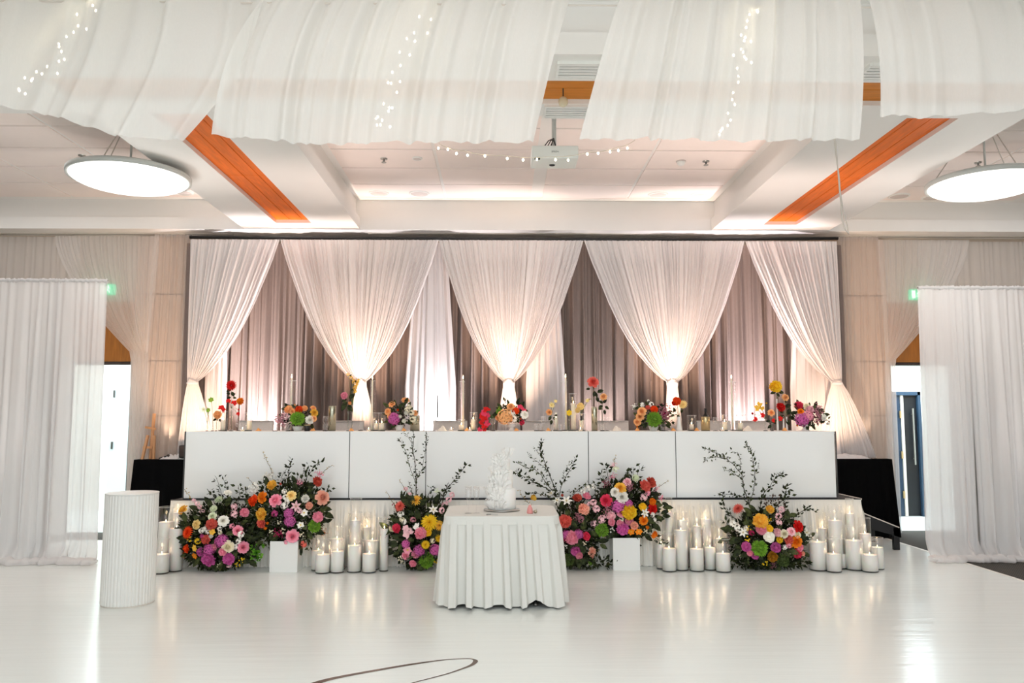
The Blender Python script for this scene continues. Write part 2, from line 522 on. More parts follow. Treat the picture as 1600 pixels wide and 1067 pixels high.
# ------------------------------------------------------------------ coffered ceiling
CX = [-9.5, -3.59, -3.05, -2.57, -1.975, 2.97, 3.59, 4.05, 4.63, 10]
CY = [-1.4, 0.1, 1.6, 5.6, 6.06, 6.52, 6.8, 10.69, 11.05, YW + .1]
ceil = struct('ceiling', MB().box(-9.6, 10.1, -7, YW + .12, ZC + 0.03, ZC + 0.13), M['white_paint'])
beams = {}
for i in range(9):
    for j in range(9):
        cof = i in (0, 4, 8) and j in (2, 6, 7)
        if j == 7 and not cof and i in (0, 4, 8): pass
        timber = (i in (2, 6) and j == 6) or (j == 4 and 1 <= i <= 7)
        key = 'beam_left' if i in (1, 2, 3) else 'beam_right' if i in (5, 6, 7) else ('beam_back' if j == 8 else 'beam_cross')
        if cof: continue
        b_ = beams.setdefault(key, MB())
        if timber:
            b_.box(CX[i], CX[i + 1], CY[j], CY[j + 1], ZL - 0.03, ZL)
        else:
            b_.box(CX[i], CX[i + 1], CY[j], CY[j + 1], ZB, ZL)
# set-back upper webs above the lip
IN = 0.07
for (x0, x1, key) in ((-3.59, -1.975, 'beam_left'), (2.97, 4.63, 'beam_right')):
    beams[key].box(x0 + IN, x1 - IN, -1.4, YW, ZL, ZC + .04)
for (y0, y1, key) in ((5.6, 6.8, 'beam_cross'), (0.1, 1.6, 'beam_cross'), (11.05, YW + .1, 'beam_back')):
    beams[key].box(-9.5, 10, y0 + IN, (y1 - IN) if y1 < 11 else y1, ZL, ZC + .04)
bo = {}
for k, mb in beams.items():
    bo[k] = struct(k, mb, M['white_paint'])
# timber planks let into the beams
for key, xa in (('beam_left', [-3.05, -2.86, -2.69, -2.57]), ('beam_right', [3.59, 3.71, 3.88, 4.05])):
    for k in range(3):
        for (ya, yb) in ((6.8, 8.7), (8.705, 10.69)):
            obj('timber_plank', MB().box(xa[k] + .003, xa[k + 1] - .003, ya, yb, ZB + 0.045, ZB + .07), M['timber'], bo[key], bevel=0.003)
for k, (ya, yb) in enumerate(((6.06, 6.29), (6.295, 6.52))):
    for (xa, xb) in ((-3.58, -1.0), (-0.995, 1.8), (1.805, 4.62)):
        obj('timber_plank', MB().box(xa, xb, ya, yb, ZB + 0.04, ZB + .07), M['timber_x'], bo['beam_cross'], bevel=0.003)
# coffer tiles
tile_me = {}
for (x0, x1, n) in ((-1.975, 2.97, 4), (-9.5, -3.59, 5), (4.63, 10, 4)):
    mid = (x0 + x1) / 2
    for (y0, y1, r) in ((6.87, 10.98, 6), (1.67, 5.53, 6)):
        for a in range(n):
            for c in range(r):
                g = 0.06 if n == 4 else 0
                half = n // 2
                if n == 4:
                    wd = ((x1 - x0) / 2 - g) / 2
                    xa = x0 + a * wd if a < 2 else mid + g + (a - 2) * wd
                else:
                    wd = (x1 - x0) / n; xa = x0 + a * wd
                dp = (y1 - y0) / r
                key = (round(wd, 3), round(dp, 3))
                if key not in tile_me:
                    tile_me[key] = MB().box(-wd / 2 + .02, wd / 2 - .02, -dp / 2 + .02, dp / 2 - .02, -0.014, 0.0).mesh('ceiling_tile', M['tile'], False)
                link('ceiling_tile', tile_me[key], ceil, (xa + wd / 2, y0 + (c + .5) * dp, ZC + 0.03))
# slot diffusers on the soffit in front of the back drapes
for k, (a, c, Y) in enumerate(((570, 1108, 11.27), (-20, 355, 11.36), (1322, 1640, 11.36))):
    xa, xb = PX(a, Y), PX(c, Y)
    t = thing('slot_diffuser', ('long dark slot diffuser in the soffit above the middle drapes',
                                'dark slot diffuser in the soffit above the curtain nearest the fluted plinth',
                                'dark slot diffuser in the soffit above the curtain by the navy door')[k], 'vent', ((xa + xb) / 2, Y, ZB - .012))
    obj('slot', MB().box(xa + .01, xb - .01, Y - .022, Y + .022, ZB - 0.006, ZB), M['dark_slot'], t)
    obj('slot_frame', MB().box(xa, xb, Y - .035, Y - .022, ZB - .012, ZB).box(xa, xb, Y + .022, Y + .035, ZB - .012, ZB), M['pale_trim'], t)
# slatted air vents on the cross beam
for k, (a, c, py, Y) in enumerate(((873, 945, 88, 5.84), (853, 916, 166, 6.66), (1350, 1392, 90, 5.84))):
    xa, xb = P(a, py, Y).x, P(c, py, Y).x
    t = thing('air_vent', ('white slatted ceiling vent seen in the gap nearest the top edge', 'white slatted ceiling vent behind the round pendant in the gap',
                           'white slatted ceiling vent half hidden at the narrow gap between voile panels')[k], 'vent', ((xa + xb) / 2, Y, ZB - .03))
    obj('vent_back', MB().box(xa, xb, Y - .12, Y + .12, ZB - .004, ZB), M['dark_slot'], t)
    for s in range(5):
        y = Y - .10 + s * .05
        obj('slat', MB().box(xa, xb, y - .015, y + .015, ZB - .02, ZB - .008), M['grille'], t)
    for q in ((xa - .02, xa, Y - .13, Y + .13), (xb, xb + .02, Y - .13, Y + .13), (xa, xb, Y - .135, Y - .118), (xa, xb, Y + .118, Y + .135)):
        obj('vent_frame', MB().box(*q, ZB - .024, ZB), M['grille'], t)

# ceiling fittings
def disc_fit(name, label, cat, px, py, z, r, parts):
    d = CAMR @ Vector((px - 800.0, 533.5 - py, -FPX)); t_ = (z - CAMZ) / d.z
    x, y = d.x * t_, d.y * t_
    t = thing(name, label, cat, (x, y, z))
    for pn, prof, m_ in parts:
        obj(pn, MB().lathe([(r * a, z + q) for a, q in prof], (x, y, 0), 24), m_, t, True)
    return t
spk = [('grille', [(0, -.012), (.8, -.012), (.86, -.006)], M['speaker']), ('rim', [(.84, -.006), (.88, -.016), (1, -.012), (1, .015)], M['grille'])]
for px, py, lb in ((592, 302, 'round ceiling speaker in the middle coffer above the second tied drape'), (655, 302, 'pale round downlight in the middle coffer beside the speaker'),
                   (1028, 304, 'pale round downlight in the middle coffer near its right-hand corner'), (1092, 305, 'round ceiling speaker in the corner of the middle coffer'),
                   (285, 300, 'round ceiling speaker beside the dish lamp with the tilted rim'), (1405, 306, 'round ceiling speaker by the beam next to the far dish lamp'),
                   (1457, 308, 'round ceiling speaker just beside the far dish lamp rim'), (652, 247, 'small round ceiling cover beside a sprinkler in the middle coffer')):
    disc_fit('ceiling_speaker' if 'speaker' in lb else 'ceiling_downlight' if 'downlight' in lb else 'ceiling_cover', lb,
             'speaker' if 'round ceiling speaker' in lb else 'light' if 'downlight' in lb else 'cover', px, py, ZC + .014, 0.14 if py > 280 else 0.06, spk)
spr = [('escutcheon', [(0, -.008), (1, -.008), (1.1, .016)], M['steel']), ('sprinkler_head', [(.25, -.008), (.25, -.04), (.7, -.042), (.7, -.05), (0, -.05)], M['steel'])]
for px, py, lb in ((600, 248, 'small sprinkler head in the middle coffer before the projector'), (1103, 252, 'small sprinkler head in the middle coffer beside a smoke detector'),
                   (1528, 254, 'small sprinkler head above the dish lamp at the frame edge'), (128, 243, 'small sprinkler head above the dish lamp near the fluted plinth side')):
    disc_fit('sprinkler', lb, 'sprinkler', px, py, ZC + .014, 0.04, spr)
disc_fit('smoke_detector', 'white domed smoke detector on the middle coffer tiles', 'detector', 1064, 252, ZC + .014, 0.06,
         [('detector_dome', [(0, -.05), (.5, -.048), (.8, -.03), (.85, -.012)], M['grille']), ('detector_base', [(.85, -.012), (1, -.01), (1, .016)], M['speaker'])])
# round pendant on the cross timber
c = P(880, 159, 6.3)
t = thing('ceiling_pendant', 'small round cream pendant hanging below the cross timber', 'light', (c.x, c.y, c.z))
obj('pendant_disc', MB().ball((c.x, c.y, c.z), .04, 14, 8, (1, .5, 1.15)), mat('cream_globe', 'D8CDB0', 0.4), t, True)
obj('pendant_rod', MB().tube([(c.x, c.y, c.z + .04), (c.x, c.y, ZB + .05)], .005), M['panel_edge'], t)

# dish lamps
for k, (px, py, wpx, lb) in enumerate(((203, 277, 183, 'large glowing dish lamp with a grey rim near the fluted plinth side'),
                                       (1541, 287, 178, 'large glowing dish lamp with a grey rim above the navy door side'))):
    Y = 8.3
    c = P(px, py, Y); R = S(wpx, Y) / 2
    t = thing('dish_lamp', lb, 'lamp', (c.x, c.y, c.z))
    prof = [(R * .965 * sin(a), -.13 * cos(a) * 1.0) for a in [q * pi / 2 / 12 for q in range(13)]]
    obj('diffuser', MB().lathe(prof, (c.x, c.y, c.z), 48), M['lamp_glow'], t, True)
    obj('rim', MB().lathe([(R * .955, -.012), (R, -.02), (R * 1.005, .03), (R * .93, .05), (R * .93, .03)], (c.x, c.y, c.z), 48), M['lamp_rim'], t, True)
    obj('dish_top', MB().lathe([(R * .94, .04), (R * .5, .06), (0, .062)], (c.x, c.y, c.z), 48), M['lamp_rim'], t, True)
    for q in range(3):
        a = 0.5 + q * 2 * pi / 3
        obj('suspension_wire', MB().tube([(c.x + R * .9 * cos(a), c.y + R * .9 * sin(a), c.z + .04), (c.x + .3 * R * cos(a), c.y + .3 * R * sin(a), ZC)], .006, 5), M['cord'], t)
    obj('hanging_rod', MB().tube([(c.x, c.y, c.z + .05), (c.x, c.y, ZC)], .012, 8), M['lamp_rim'], t)
    d = bpy.data.lights.new('dish_lamp_light', 'POINT'); d.energy = 22; d.color = (1, .985, .95); d.shadow_soft_size = .4
    o = bpy.data.objects.new('dish_lamp_light', d); COL.objects.link(o); o.location = (c.x, c.y, c.z - 1.0)

# exit signs behind the voile
for k, (px, py, lb) in enumerate(((167, 452, 'green glowing exit sign over the doorway with the pale door'), (1433, 460, 'green glowing exit sign over the doorway with the navy door'))):
    c = P(px, py, YW - .06); x, z = c.x, c.z
    t = thing('exit_sign', lb, 'sign', (x, YW - .04, z), None)
    obj('sign_box', MB().box(x - .10, x + .10, YW - .075, YW, z - .075, z + .075), M['exit_green'], t)
    g = MB()
    y0, y1 = YW - .08, YW - .074
    g.box(x - .085, x - .035, y0, y1, z - .055, z + .055)
    obj('doorway_mark', g, M['exit_white'], t)
    g = MB()
    g.ball((x + .03, y0, z + .045), .012, 8, 6, (1, .3, 1))
    for (a, b_) in (((.03, .03), (.02, -.008)), ((.02, -.008), (.045, -.03)), ((.045, -.03), (.04, -.058)), ((.02, -.008), (.0, -.03)), ((.0, -.03), (-.025, -.03)),
                    ((.028, .026), (.055, .01)), ((.028, .026), (.0, .02)), ((.0, .02), (-.012, .004))):
        g.tube([(x + a[0], y0, z + a[1]), (x + b_[0], y0, z + b_[1])], .006, 5)
    obj('running_figure', g, M['exit_white'], t)

# ------------------------------------------------------------------ drapes


def foldfn(n, seed):
    r = random.Random(seed)
    ph = [r.uniform(0, 6.28) for _ in range(6)]
    k = [n * r.uniform(.9, 1.1), n * r.uniform(1.5, 1.8), n * r.uniform(.42, .55), n * .17]
    def f(u):
        uu = u + .012 * sin(2 * pi * 5.3 * u + ph[4]) + .02 * sin(2 * pi * 2.1 * u + ph[5]) * (10 / max(n, 10))
        return .55 * sin(2 * pi * k[0] * uu + ph[0]) + .28 * sin(2 * pi * k[1] * uu + ph[1]) + .35 * sin(2 * pi * k[2] * uu + ph[2]) + .2 * sin(2 * pi * k[3] * uu + ph[3])
    return f


PT = ((0, 0), (.15, .085), (.3, .19), (.45, .295), (.6, .42), (.7, .52), (.8, .64), (.9, .79), (.96, .90), (1, 1))


def pcurve(t):
    for (a, b_), (c, d) in zip(PT, PT[1:]):
        if t <= c + 1e-9: return b_ + (d - b_) * (t - a) / (c - a)
    return 1.0


def swag(name, label, x0, x1, z0, Y, xt, zt, zb, b0, b1, n, m, group, expo=2.2, tw=0.09, amp=0.03, seed=1, ytail=0.0, back=0.0, band=True):
    """cloth hung flat along the top, gathered at one tie point and falling as a tail"""
    f = foldfn(n, seed); f2 = foldfn(n * .35, seed + 50)
    W = x1 - x0
    ZT, ZTAIL = 0.72, 0.28
    def fn(u, v):
        vv = v
        if vv <= ZT:
            t = vv / ZT; t = t ** .92
            z = z0 + (zt - z0) * t
            p = pcurve(t) if expo is None else t ** expo
            xa = x0 + u * W + .012 * f2(u) * sin(t * 5)
            x = xa + (xt + (u - .5) * tw - xa) * p
            wd = 1 - p + p * tw / W
            a = amp * (wd ** .45) * (0.35 + .65 * min(1, t * 6))
            hump = -.10 * sin(pi * min(1, p)) * (1 - abs(2 * u - 1) ** 2) - .07 * p
            y = Y + a * f(u) + hump
            if t > .93:
                y += .03 * (1 - abs(2 * u - 1) ** 2) * (t - .93) / .07
        else:
            q = (vv - ZT) / ZTAIL
            z = zt + (zb - zt) * q
            e = q ** .8
            xa = b0 + (b1 - b0) * u
            x = xt + (u - .5) * tw + (xa - (xt + (u - .5) * tw)) * e
            wd = (tw + (b1 - b0 - tw) * e) / max(.4, W)
            y = Y - .05 * (1 - q) + amp * (.25 + .6 * q) * f(u) * .7 + ytail * q
        return (x, y, z)
    o = obj(name, MB().grid(fn, int(n * 7), 56), m, None, True)
    tag(o, label, 'drape', group)
    if band:
        c = MB().lathe([(.052, -.018), (.062, 0), (.052, .018)], (xt, Y - .06, zt - .01), 16, tw / .1, .9)
        q = obj('tieback', c, M['swag'], None, True); q.parent = o
    return o


YD = 10.95
ZD = 4.08
def dx(px, Y=YD): return PX(px, Y)
tz = PZ(598, YD)
for i, (a, c, xt, b0, b1, n, lb, sd) in enumerate((
        (286, 429, 301, 268, 334, 24, 'outermost half swag of white voile tied above the table with the black cloth and easel', 3),
        (430, 683, 563, 545, 602, 42, 'white voile swag tied behind the twig vase and tall slender candles', 9),
        (683, 914, 795, 768, 822, 40, 'middle white voile swag tied above the white pedestal bowl of peach flowers', 15),
        (915, 1171, 1050, 1035, 1072, 42, 'white voile swag tied above the green and mauve flower bowl', 21),
        (1172, 1319, 1307, 1280, 1378, 25, 'half swag of white voile ending beside the beige wall panels by the step', 27))):
    edge = i in (0, 4)
    swag('swag_drape', lb, dx(a), dx(c), ZD, YD, dx(xt), tz, 0.74 if not edge else (1.07 if i == 4 else 1.07), dx(b0), dx(b1), n, M['swag'], None, seed=sd,
         amp=.042, ytail=.0 if not edge else 0.2, expo=None, tw=.13)

# rear drapes: heavy vertical folds
xs = [286, 372, 470, 560, 652, 745, 838, 930, 1030, 1120, 1215, 1320]
lbs = ['first rear drape beside the left edge swag, deep vertical folds', 'rear drape behind the tall red rose, lit by a white uplight', 'rear drape behind the twig vase, shaded folds',
       'rear drape behind the magenta and peach bowl, shaded folds', 'rear drape brightly lit in the middle gap beside the black taper', 'rear drape behind the red orchid and peach bowl',
       'rear drape behind the wide pair of glass tubes', 'rear drape behind the tall coral rose', 'rear drape behind the green and mauve flower bowl',
       'rear drape behind the bottle in its metal cooler', 'rear drape behind the yellow dahlia, lit pinkish white']
for i in range(11):
    xa, xb = PX(xs[i], 11.2) - .04, PX(xs[i + 1], 11.2) + .04
    n = 6
    f = foldfn(n, 100 + i); f2 = foldfn(n * 2.4, 140 + i); g = foldfn(3, 200 + i)
    def fn(u, v, xa=xa, xb=xb, f=f, f2=f2, g=g, i=i):
        z = 4.08 - v * (4.08 - .03)
        x = xa + (xb - xa) * u + .02 * g(u + v * .25) * v
        y = 11.2 + (.035 + .045 * min(1, v * 3)) * f(u) + .012 * f2(u + .02 * v) + (.03 if i % 2 else 0)
        return (x, y, z)
    o = obj('rear_drape', MB().grid(fn, 90, 14), M['backdrop'], None, True)
    tag(o, lbs[i], 'drape')
# pale voile lengths hanging between the swags and the rear drapes
for i, (a, c, lb) in enumerate(((632, 712, 'bright pale voile length hanging in the gap before the middle swag'), (318, 352, 'narrow pale voile length beside the outermost tied tail'),
                                (1236, 1312, 'pale voile length glowing warm beside the last tied tail'), (822, 884, 'pale pink voile length between the middle swag and the wide glass tubes'))):
    xa, xb = PX(a, 11.06), PX(c, 11.06)
    n = max(4, int((xb - xa) * 11)); f = foldfn(n, 300 + i)
    def fn(u, v, xa=xa, xb=xb, f=f):
        sp = .6 + .4 * min(1, v * 2)
        return ((xa + xb) / 2 + (u - .5) * (xb - xa) * sp, 11.06 + .028 * f(u), 4.07 - v * 4.04)
    o = obj('voile_length', MB().grid(fn, n * 7, 8), M['backdrop_pale'], None, True)
    tag(o, lb, 'drape')
# truss pipe that carries them, with uprights
t = thing('drape_pipe', 'dark horizontal pipe carrying the row of tied white swags', 'pipe', (0.2, YD + .03, ZD + .03))
obj('pipe', MB().tube([(dx(284), YD + .03, ZD + .035), (dx(560), YD + .03, ZD + .03), (dx(1000), YD + .03, ZD + .025), (dx(1322), YD + .03, ZD + .05)], .024, 10), M['black'], t, True)
for px in (296, 1308):
    obj('upright', MB().tube([(PX(px, 11.1), 11.1, 0), (PX(px, 11.1), 11.1, ZD)], .02, 8), M['black'], t, True)
    obj('base_plate', MB().box(PX(px, 11.1) - .2, PX(px, 11.1) + .2, 10.97, 11.3, 0, .01), M['black'], t)

# wall sheers over the doorways, tied towards the drapes
YS = 11.28
swag('wall_sheer', 'sheer white curtain tied back over the doorway with the pale door', PX(70, YS), PX(236, YS), ZB - .05, YS, PX(216, YS), PZ(552, YS), .02, PX(203, YS), PX(238, YS), 24, M['wall_sheer'], None, expo=1.5, tw=.24, amp=.02, seed=41, band=False)
swag('wall_sheer', 'sheer white curtain tied back over the doorway with the navy door', PX(1384, YS), PX(1530, YS), ZB - .07, YS, PX(1392, YS), PZ(562, YS), .02, PX(1380, YS), PX(1401, YS), 22, M['wall_sheer'], None, expo=1.5, tw=.14, amp=.02, seed=47, band=False)
for i, (xa, xb, zt, lb) in enumerate(((-7.9, PX(108, YS), ZB - .05, 'long sheer wall curtain showing above the screen beside the fluted plinth'), (PX(1449, YS), 8.7, ZB - .08, 'long sheer wall curtain showing above the screen by the carpet corner'))):
    n = int((xb - xa) * 11); f = foldfn(n, 90 + i)
    def fn(u, v, xa=xa, xb=xb, zt=zt, f=f):
        return (xa + (xb - xa) * u + .02 * sin(9 * u + 3 * v) * v, YS + .06 + .022 * f(u) * (.5 + .5 * min(1, 4 * v)), zt - v * (zt - .015))
    tag(obj('wall_sheer', MB().grid(fn, n * 6, 10), M['wall_sheer'], None, True), lb, 'curtain')
for i, (a, c, b0, b1, lb) in enumerate(((228, 288, 206, 300, 'thin voile over the beige wall panels behind the wooden easel'), (1321, 1386, 1300, 1392, 'thin voile over the beige wall panels behind the black step'))):
    f = foldfn(9, 60 + i)
    def fn(u, v, f=f, a=a, c=c, b0=b0, b1=b1):
        x = PX(a + (c - a) * u, 11.2) * (1 - v) + PX(b0 + (b1 - b0) * u, 11.2) * v + .06 * sin(3 * v + 5 * u) * v
        return (x, 11.22 + .03 * f(u) * (.4 + v), ZB - .04 - v * (ZB - .05))
    o = obj('column_sheer', MB().grid(fn, 70, 20), M['sheer_thin'], None, True)
    tag(o, lb, 'curtain')

# freestanding pipe-and-drape screens either side
for i, (xa, xb, ya, yb, zt, bx0, bx1, lb, sd) in enumerate(((-7.6, PX(158, 9.3), 9.3, 9.3, 3.2, -7.7, PX(164, 9.3), 'freestanding sheer white curtain screen beside the fluted plinth', 70),
                                                          (PX(1444, 9.3), 8.3, 9.35, 9.2, 3.14, PX(1440, 9.3), 8.4, 'freestanding sheer white curtain screen by the carpet corner', 77))):
    wd = xb - xa
    n = int(wd * 11)
    f = foldfn(n, sd); g = foldfn(n * .3, sd + 3)
    t = thing('curtain_screen', lb, 'curtain', ((xa + xb) / 2, 9.3, 0))
    def fn(u, v, xa=xa, xb=xb, bx0=bx0, bx1=bx1, zt=zt, f=f, g=g):
        z = zt + .02 - v * (zt + .015)
        x = (xa + (xb - xa) * u) * (1 - v) + (bx0 + (bx1 - bx0) * u) * v + .05 * g(u) * v
        flare = max(0, v - .93) / .07
        a = .010 + .026 * min(1, v * 1.6)
        y = 9.3 + a * f(u) + .05 * g(u + .1) * v - .18 * flare ** 2 * (.7 + .5 * g(u))
        x += .05 * flare * f(u * .7 + .2)
        if v > .985: z = .012 + .012 * (f(u * 1.3) + 1)
        return (x, y, max(z, .009))
    obj('curtain', MB().grid(fn, n * 7, 60), M['sheer'], t, True)
    def hd(u, v, xa=xa, xb=xb, zt=zt, f=f):
        return (xa + (xb - xa) * u, 9.3 + .022 * cos(2 * pi * v) + .008 * f(u * 1.7), zt + .012 + .022 * sin(2 * pi * v) + .008 * f(u * 2.1))
    obj('gathered_heading', MB().grid(hd, n * 6, 8), M['sheer'], t, True)
    # puddled hem
    h0 = foldfn(n * .8, sd + 9)
    def hm(u, v, bx0=bx0, bx1=bx1, h0=h0, g=g):
        r = .045 + .02 * h0(u)
        return (bx0 - .06 + (bx1 - bx0 + .12) * u, 9.12 + .05 * g(u) + .1 * cos(2 * pi * v) + .02 * h0(u * 1.2), max(.006, .028 + r * sin(2 * pi * v)))
    obj('puddled_hem', MB().grid(hm, n * 6, 8), M['sheer'], t, True)
    obj('pipe', MB().tube([(xa, 9.3, zt + .012), (xb, 9.3, zt + .012)], .010, 8), M['steel'], t, True)
    e = xb if i == 0 else xa
    sgn = -1 if i == 0 else 1
    obj('upright', MB().tube([(e + sgn * .6, 9.36, 0), (e + sgn * .6, 9.36, zt)], .02, 8), M['steel'], t, True)
    obj('base_plate', MB().box(e + sgn * .6 - .2, e + sgn * .6 + .2, 9.2, 9.55, .006, .014), M['steel'], t)

# ceiling voile panels with hanging hems
YC = 4.5
def cpt(px, py): return P(px, py, YC)
panels = (
    # top edge and hem as pixel polylines (x runs with u), seen at Y 4.5
    ([(-240, -40), (395, -40)], [(-260, 130), (0, 163), (70, 178), (190, 214), (284, 219)], 12, 'ceiling voile panel with a drooping hem above the dish lamp on the plinth side', [(362, 150)]),
    ([(395, -40), (898, -40)], [(332, 212), (420, 218), (500, 226), (640, 222), (833, 222)], 14, 'ceiling voile panel beside the gap that shows the timber vent strip', [(362, 150)]),
    ([(980, -40), (1372, -40)], [(905, 218), (1000, 217), (1200, 220), (1343, 218)], 13, 'widest ceiling voile panel with the bright twinkling light string inside', None),
    ([(1388, -40), (1850, -40)], [(1375, 182), (1410, 180), (1450, 183), (1505, 178), (1600, 173), (1830, 160)], 10, 'ceiling voile panel over the dish lamp above the navy door side', None))
def lerp_poly(pts, u):
    L = [0]
    for a, c in zip(pts, pts[1:]): L.append(L[-1] + abs(c[0] - a[0]))
    d = u * L[-1]
    for k in range(len(pts) - 1):
        if d <= L[k + 1] + 1e-6:
            q = (d - L[k]) / (L[k + 1] - L[k])
            return (pts[k][0] + (pts[k + 1][0] - pts[k][0]) * q, pts[k][1] + (pts[k + 1][1] - pts[k][1]) * q)
    return pts[-1]
for i, (top, hem, n, lb, _) in enumerate(panels):
    f = foldfn(n * .75, 400 + i); g = foldfn(n * 1.3, 420 + i)
    skew = (.55, .30, .12, .05)[i]
    def fn(u, v, top=top, hem=hem, f=f, g=g, i=i, skew=skew):
        a = lerp_poly(top, u); b_ = lerp_poly(hem, u)
        px = a[0] + (b_[0] - a[0]) * v ** .9; py = a[1] + (b_[1] - a[1]) * v
        if i == 0: px += 34 * sin(pi * v) * u
        if i == 1: px -= 8 * sin(pi * v) * (1 - u)
        p = cpt(px, py + .8 * g(u) * v ** 3)
        s = u + skew * .12 * (1 - v)
        y = YC + (.035 - .005 * v) * f(s) + .008 * g(s) + .25 * (1 - v) * (1 - v)
        return (p.x, y, p.z)
    o = obj('ceiling_voile', MB().grid(fn, n * 14, 26), M['ceil_sheer'], None, True)
    tag(o, lb, 'drape')
# wire that carries the voile
t = tag(obj('voile_wire', MB().tube([(-4.6, YC + .26, 4.17), (4.6, YC + .26, 4.17)], .006, 5), M['cord'], None), 'thin ceiling wire carrying the voile panels', 'wire')

# fairy lights
bulb_me = MB().ball((0, 0, 0), .0065, 6, 5, (1, 1, 1.4)).mesh('bulb', M['bulb'], True)
r = random.Random(5)
def fairy(label, pts, Y, n, jit):
    pw = [P(a, c, Y) for a, c in pts]
    t = thing('fairy_light_string', label, 'light string', tuple(pw[0]))
    L = []
    for k in range(len(pts) - 1):
        for q in range(8): L.append(pw[k].lerp(pw[k + 1], q / 8) + Vector((0, 0, -.01 * sin(pi * q / 8))))
    L.append(pw[-1])
    obj('wire', MB().tube(L, .0022, 4), M['wire'], t)
    if Y > 4.9:
        for e in (L[0], L[-1]): obj('tie_wire', MB().tube([e, (e.x * .95, YC + .26, 4.17)], .0018, 4), M['wire'], t)
    for k in range(n):
        p = L[int(k / n * (len(L) - 1))] + Vector((r.uniform(-jit, jit), r.uniform(-.03, .03), r.uniform(-jit, jit) * .6 - .012))
        link('bulb', bulb_me, t, p - wloc(t))
fairy('fairy lights glowing through the voile panel with the drooping hem', [(140, 8), (125, 40), (95, 60), (80, 95), (70, 112), (40, 122), (15, 148)], 4.75, 22, .05)
fairy('fairy lights bunched in the voile beside the vent gap', [(668, 22), (645, 60), (625, 98), (614, 130), (606, 165), (585, 185), (600, 195)], 4.8, 24, .05)
fairy('fairy light string running down the widest voile panel', [(1183, 12), (1160, 45), (1172, 62), (1150, 85), (1165, 95), (1145, 135), (1140, 165), (1135, 195), (1122, 212)], 4.75, 26, .04)
fairy('string of tiny bulbs swagged in front of the projector', [(686, 225), (725, 236), (790, 243), (858, 245), (920, 238), (965, 230), (992, 219)], 5.0, 15, .012)
# white cord hanging near the timber beam
c = [P(a, q, 6.0) for a, q in ((1301, 104), (1303, 205), (1306, 240), (1311, 275), (1313, 300), (1318, 330), (1324, 352), (1326, 366), (1321, 360), (1316, 345), (1312, 300), (1308, 250), (1304, 205), (1302, 104))]
tag(obj('white_cord', MB().tube(c, .005, 5), M['cord'], None, True), 'thin white cord dangling beside the timber-lined beam', 'cord')

# projector
c = P(866, 246, 7.2)
x0, x1 = P(831, 240, 7.2).x, P(904, 240, 7.2).x
zt_, zb_ = P(866, 227, 7.2).z, P(866, 247, 7.2).z
t = thing('projector', 'white ceiling projector on a pole in the middle coffer', 'projector', ((x0 + x1) / 2, 7.35, zb_))
obj('projector_body', MB().box(x0, x1, 7.2, 7.52, zb_, zt_), M['projector'], t, bevel=.012)
obj('lens', MB().lathe([(.02, 0), (.026, -.012), (.026, .0)], (x0 + .05, 7.2, zb_), 16), M['black'], t)
obj('lens_cap', MB().ball((x0 + .2, 7.4, zb_), .025, 10, 6, (1.2, 1, .5)), M['black'], t)
obj('mount_pole', MB().tube([((x0 + x1) / 2, 7.36, zt_), ((x0 + x1) / 2, 7.36, ZC + .02)], .022, 12), M['lamp_rim'], t)
obj('ceiling_plate', MB().lathe([(0, 0), (.07, 0), (.07, .02)], ((x0 + x1) / 2, 7.36, ZC), 16), M['lamp_rim'], t)
obj('mount_bracket', MB().box(x0 + .01, x1 + .01, 7.3, 7.44, zt_, zt_ + .008), M['black'], t)
xm = (x0 + x1) / 2
for q in range(3):
    obj('cable', MB().tube([(xm - .1 + q * .03, 7.24, zt_), (xm - .06 + q * .02, 7.22, zt_ + .05), (xm - .01, 7.25, zt_ + .085 - q * .012), (xm + .02, 7.34, zt_ + .03), (xm + .04, 7.36, zt_)], .005, 5), M['black'], t, True)
cu = bpy.data.curves.new('lettering', 'FONT'); cu.body = 'EPSON'; cu.size = .022; cu.extrude = .0006; cu.align_x = 'CENTER'; cu.align_y = 'CENTER'
cu.materials.append(M['letter'])
lo = bpy.data.objects.new('lettering', cu); COL.objects.link(lo); lo.parent = t
lo.location = Vector((xm, 7.1985, (zt_ + zb_) / 2)) - wloc(t); lo.rotation_euler = (pi / 2, 0, 0)
bpy.context.view_layer.update()
me = bpy.data.meshes.new_from_object(lo.evaluated_get(bpy.context.evaluated_depsgraph_get()))
lm = link('lettering', me, t, lo.location.copy()); lm.rotation_euler = (pi / 2, 0, 0)
bpy.data.objects.remove(lo); lm.name = 'lettering'

# ------------------------------------------------------------------ stage riser, head table
YR = 8.95
ZR = 0.72
rx0, rx1 = PX(272, YR), PX(1340, YR)
t = thing('stage_riser', 'low stage riser with a gathered white skirt under the long table', 'stage', ((rx0 + rx1) / 2, YR, 0))
obj('platform', MB().box(rx0 + .02, rx1 - .02, YR + .02, 10.75, ZR - .06, ZR), M['black_wood'], t)
for x in (rx0 + .3, -1.2, 1.2, rx1 - .3):
    for y in (9.2, 10.6):
        obj('leg', MB().box(x - .03, x + .03, y - .03, y + .03, 0, ZR - .06), M['black'], t)
def skirt_run(p0, p1, n, seed):
    f = foldfn(n, seed); g = foldfn(n * 2.1, seed + 1)
    d = Vector((p1[0] - p0[0], p1[1] - p0[1], 0)); L = d.length; d.normalize(); nrm = Vector((d.y, -d.x, 0))
    def fn(u, v):
        hgt = ZR - .005 - v * (ZR - .012)
        band = min(1, max(0, (v - .10) / .12))
        flare = .05 * v
        q = Vector((p0[0], p0[1], 0)) + d * (u * L) + nrm * (flare + band * .034 * (f(u) + .4 * g(u)))
        return (q.x, q.y, hgt)
    return fn
sk = MB()
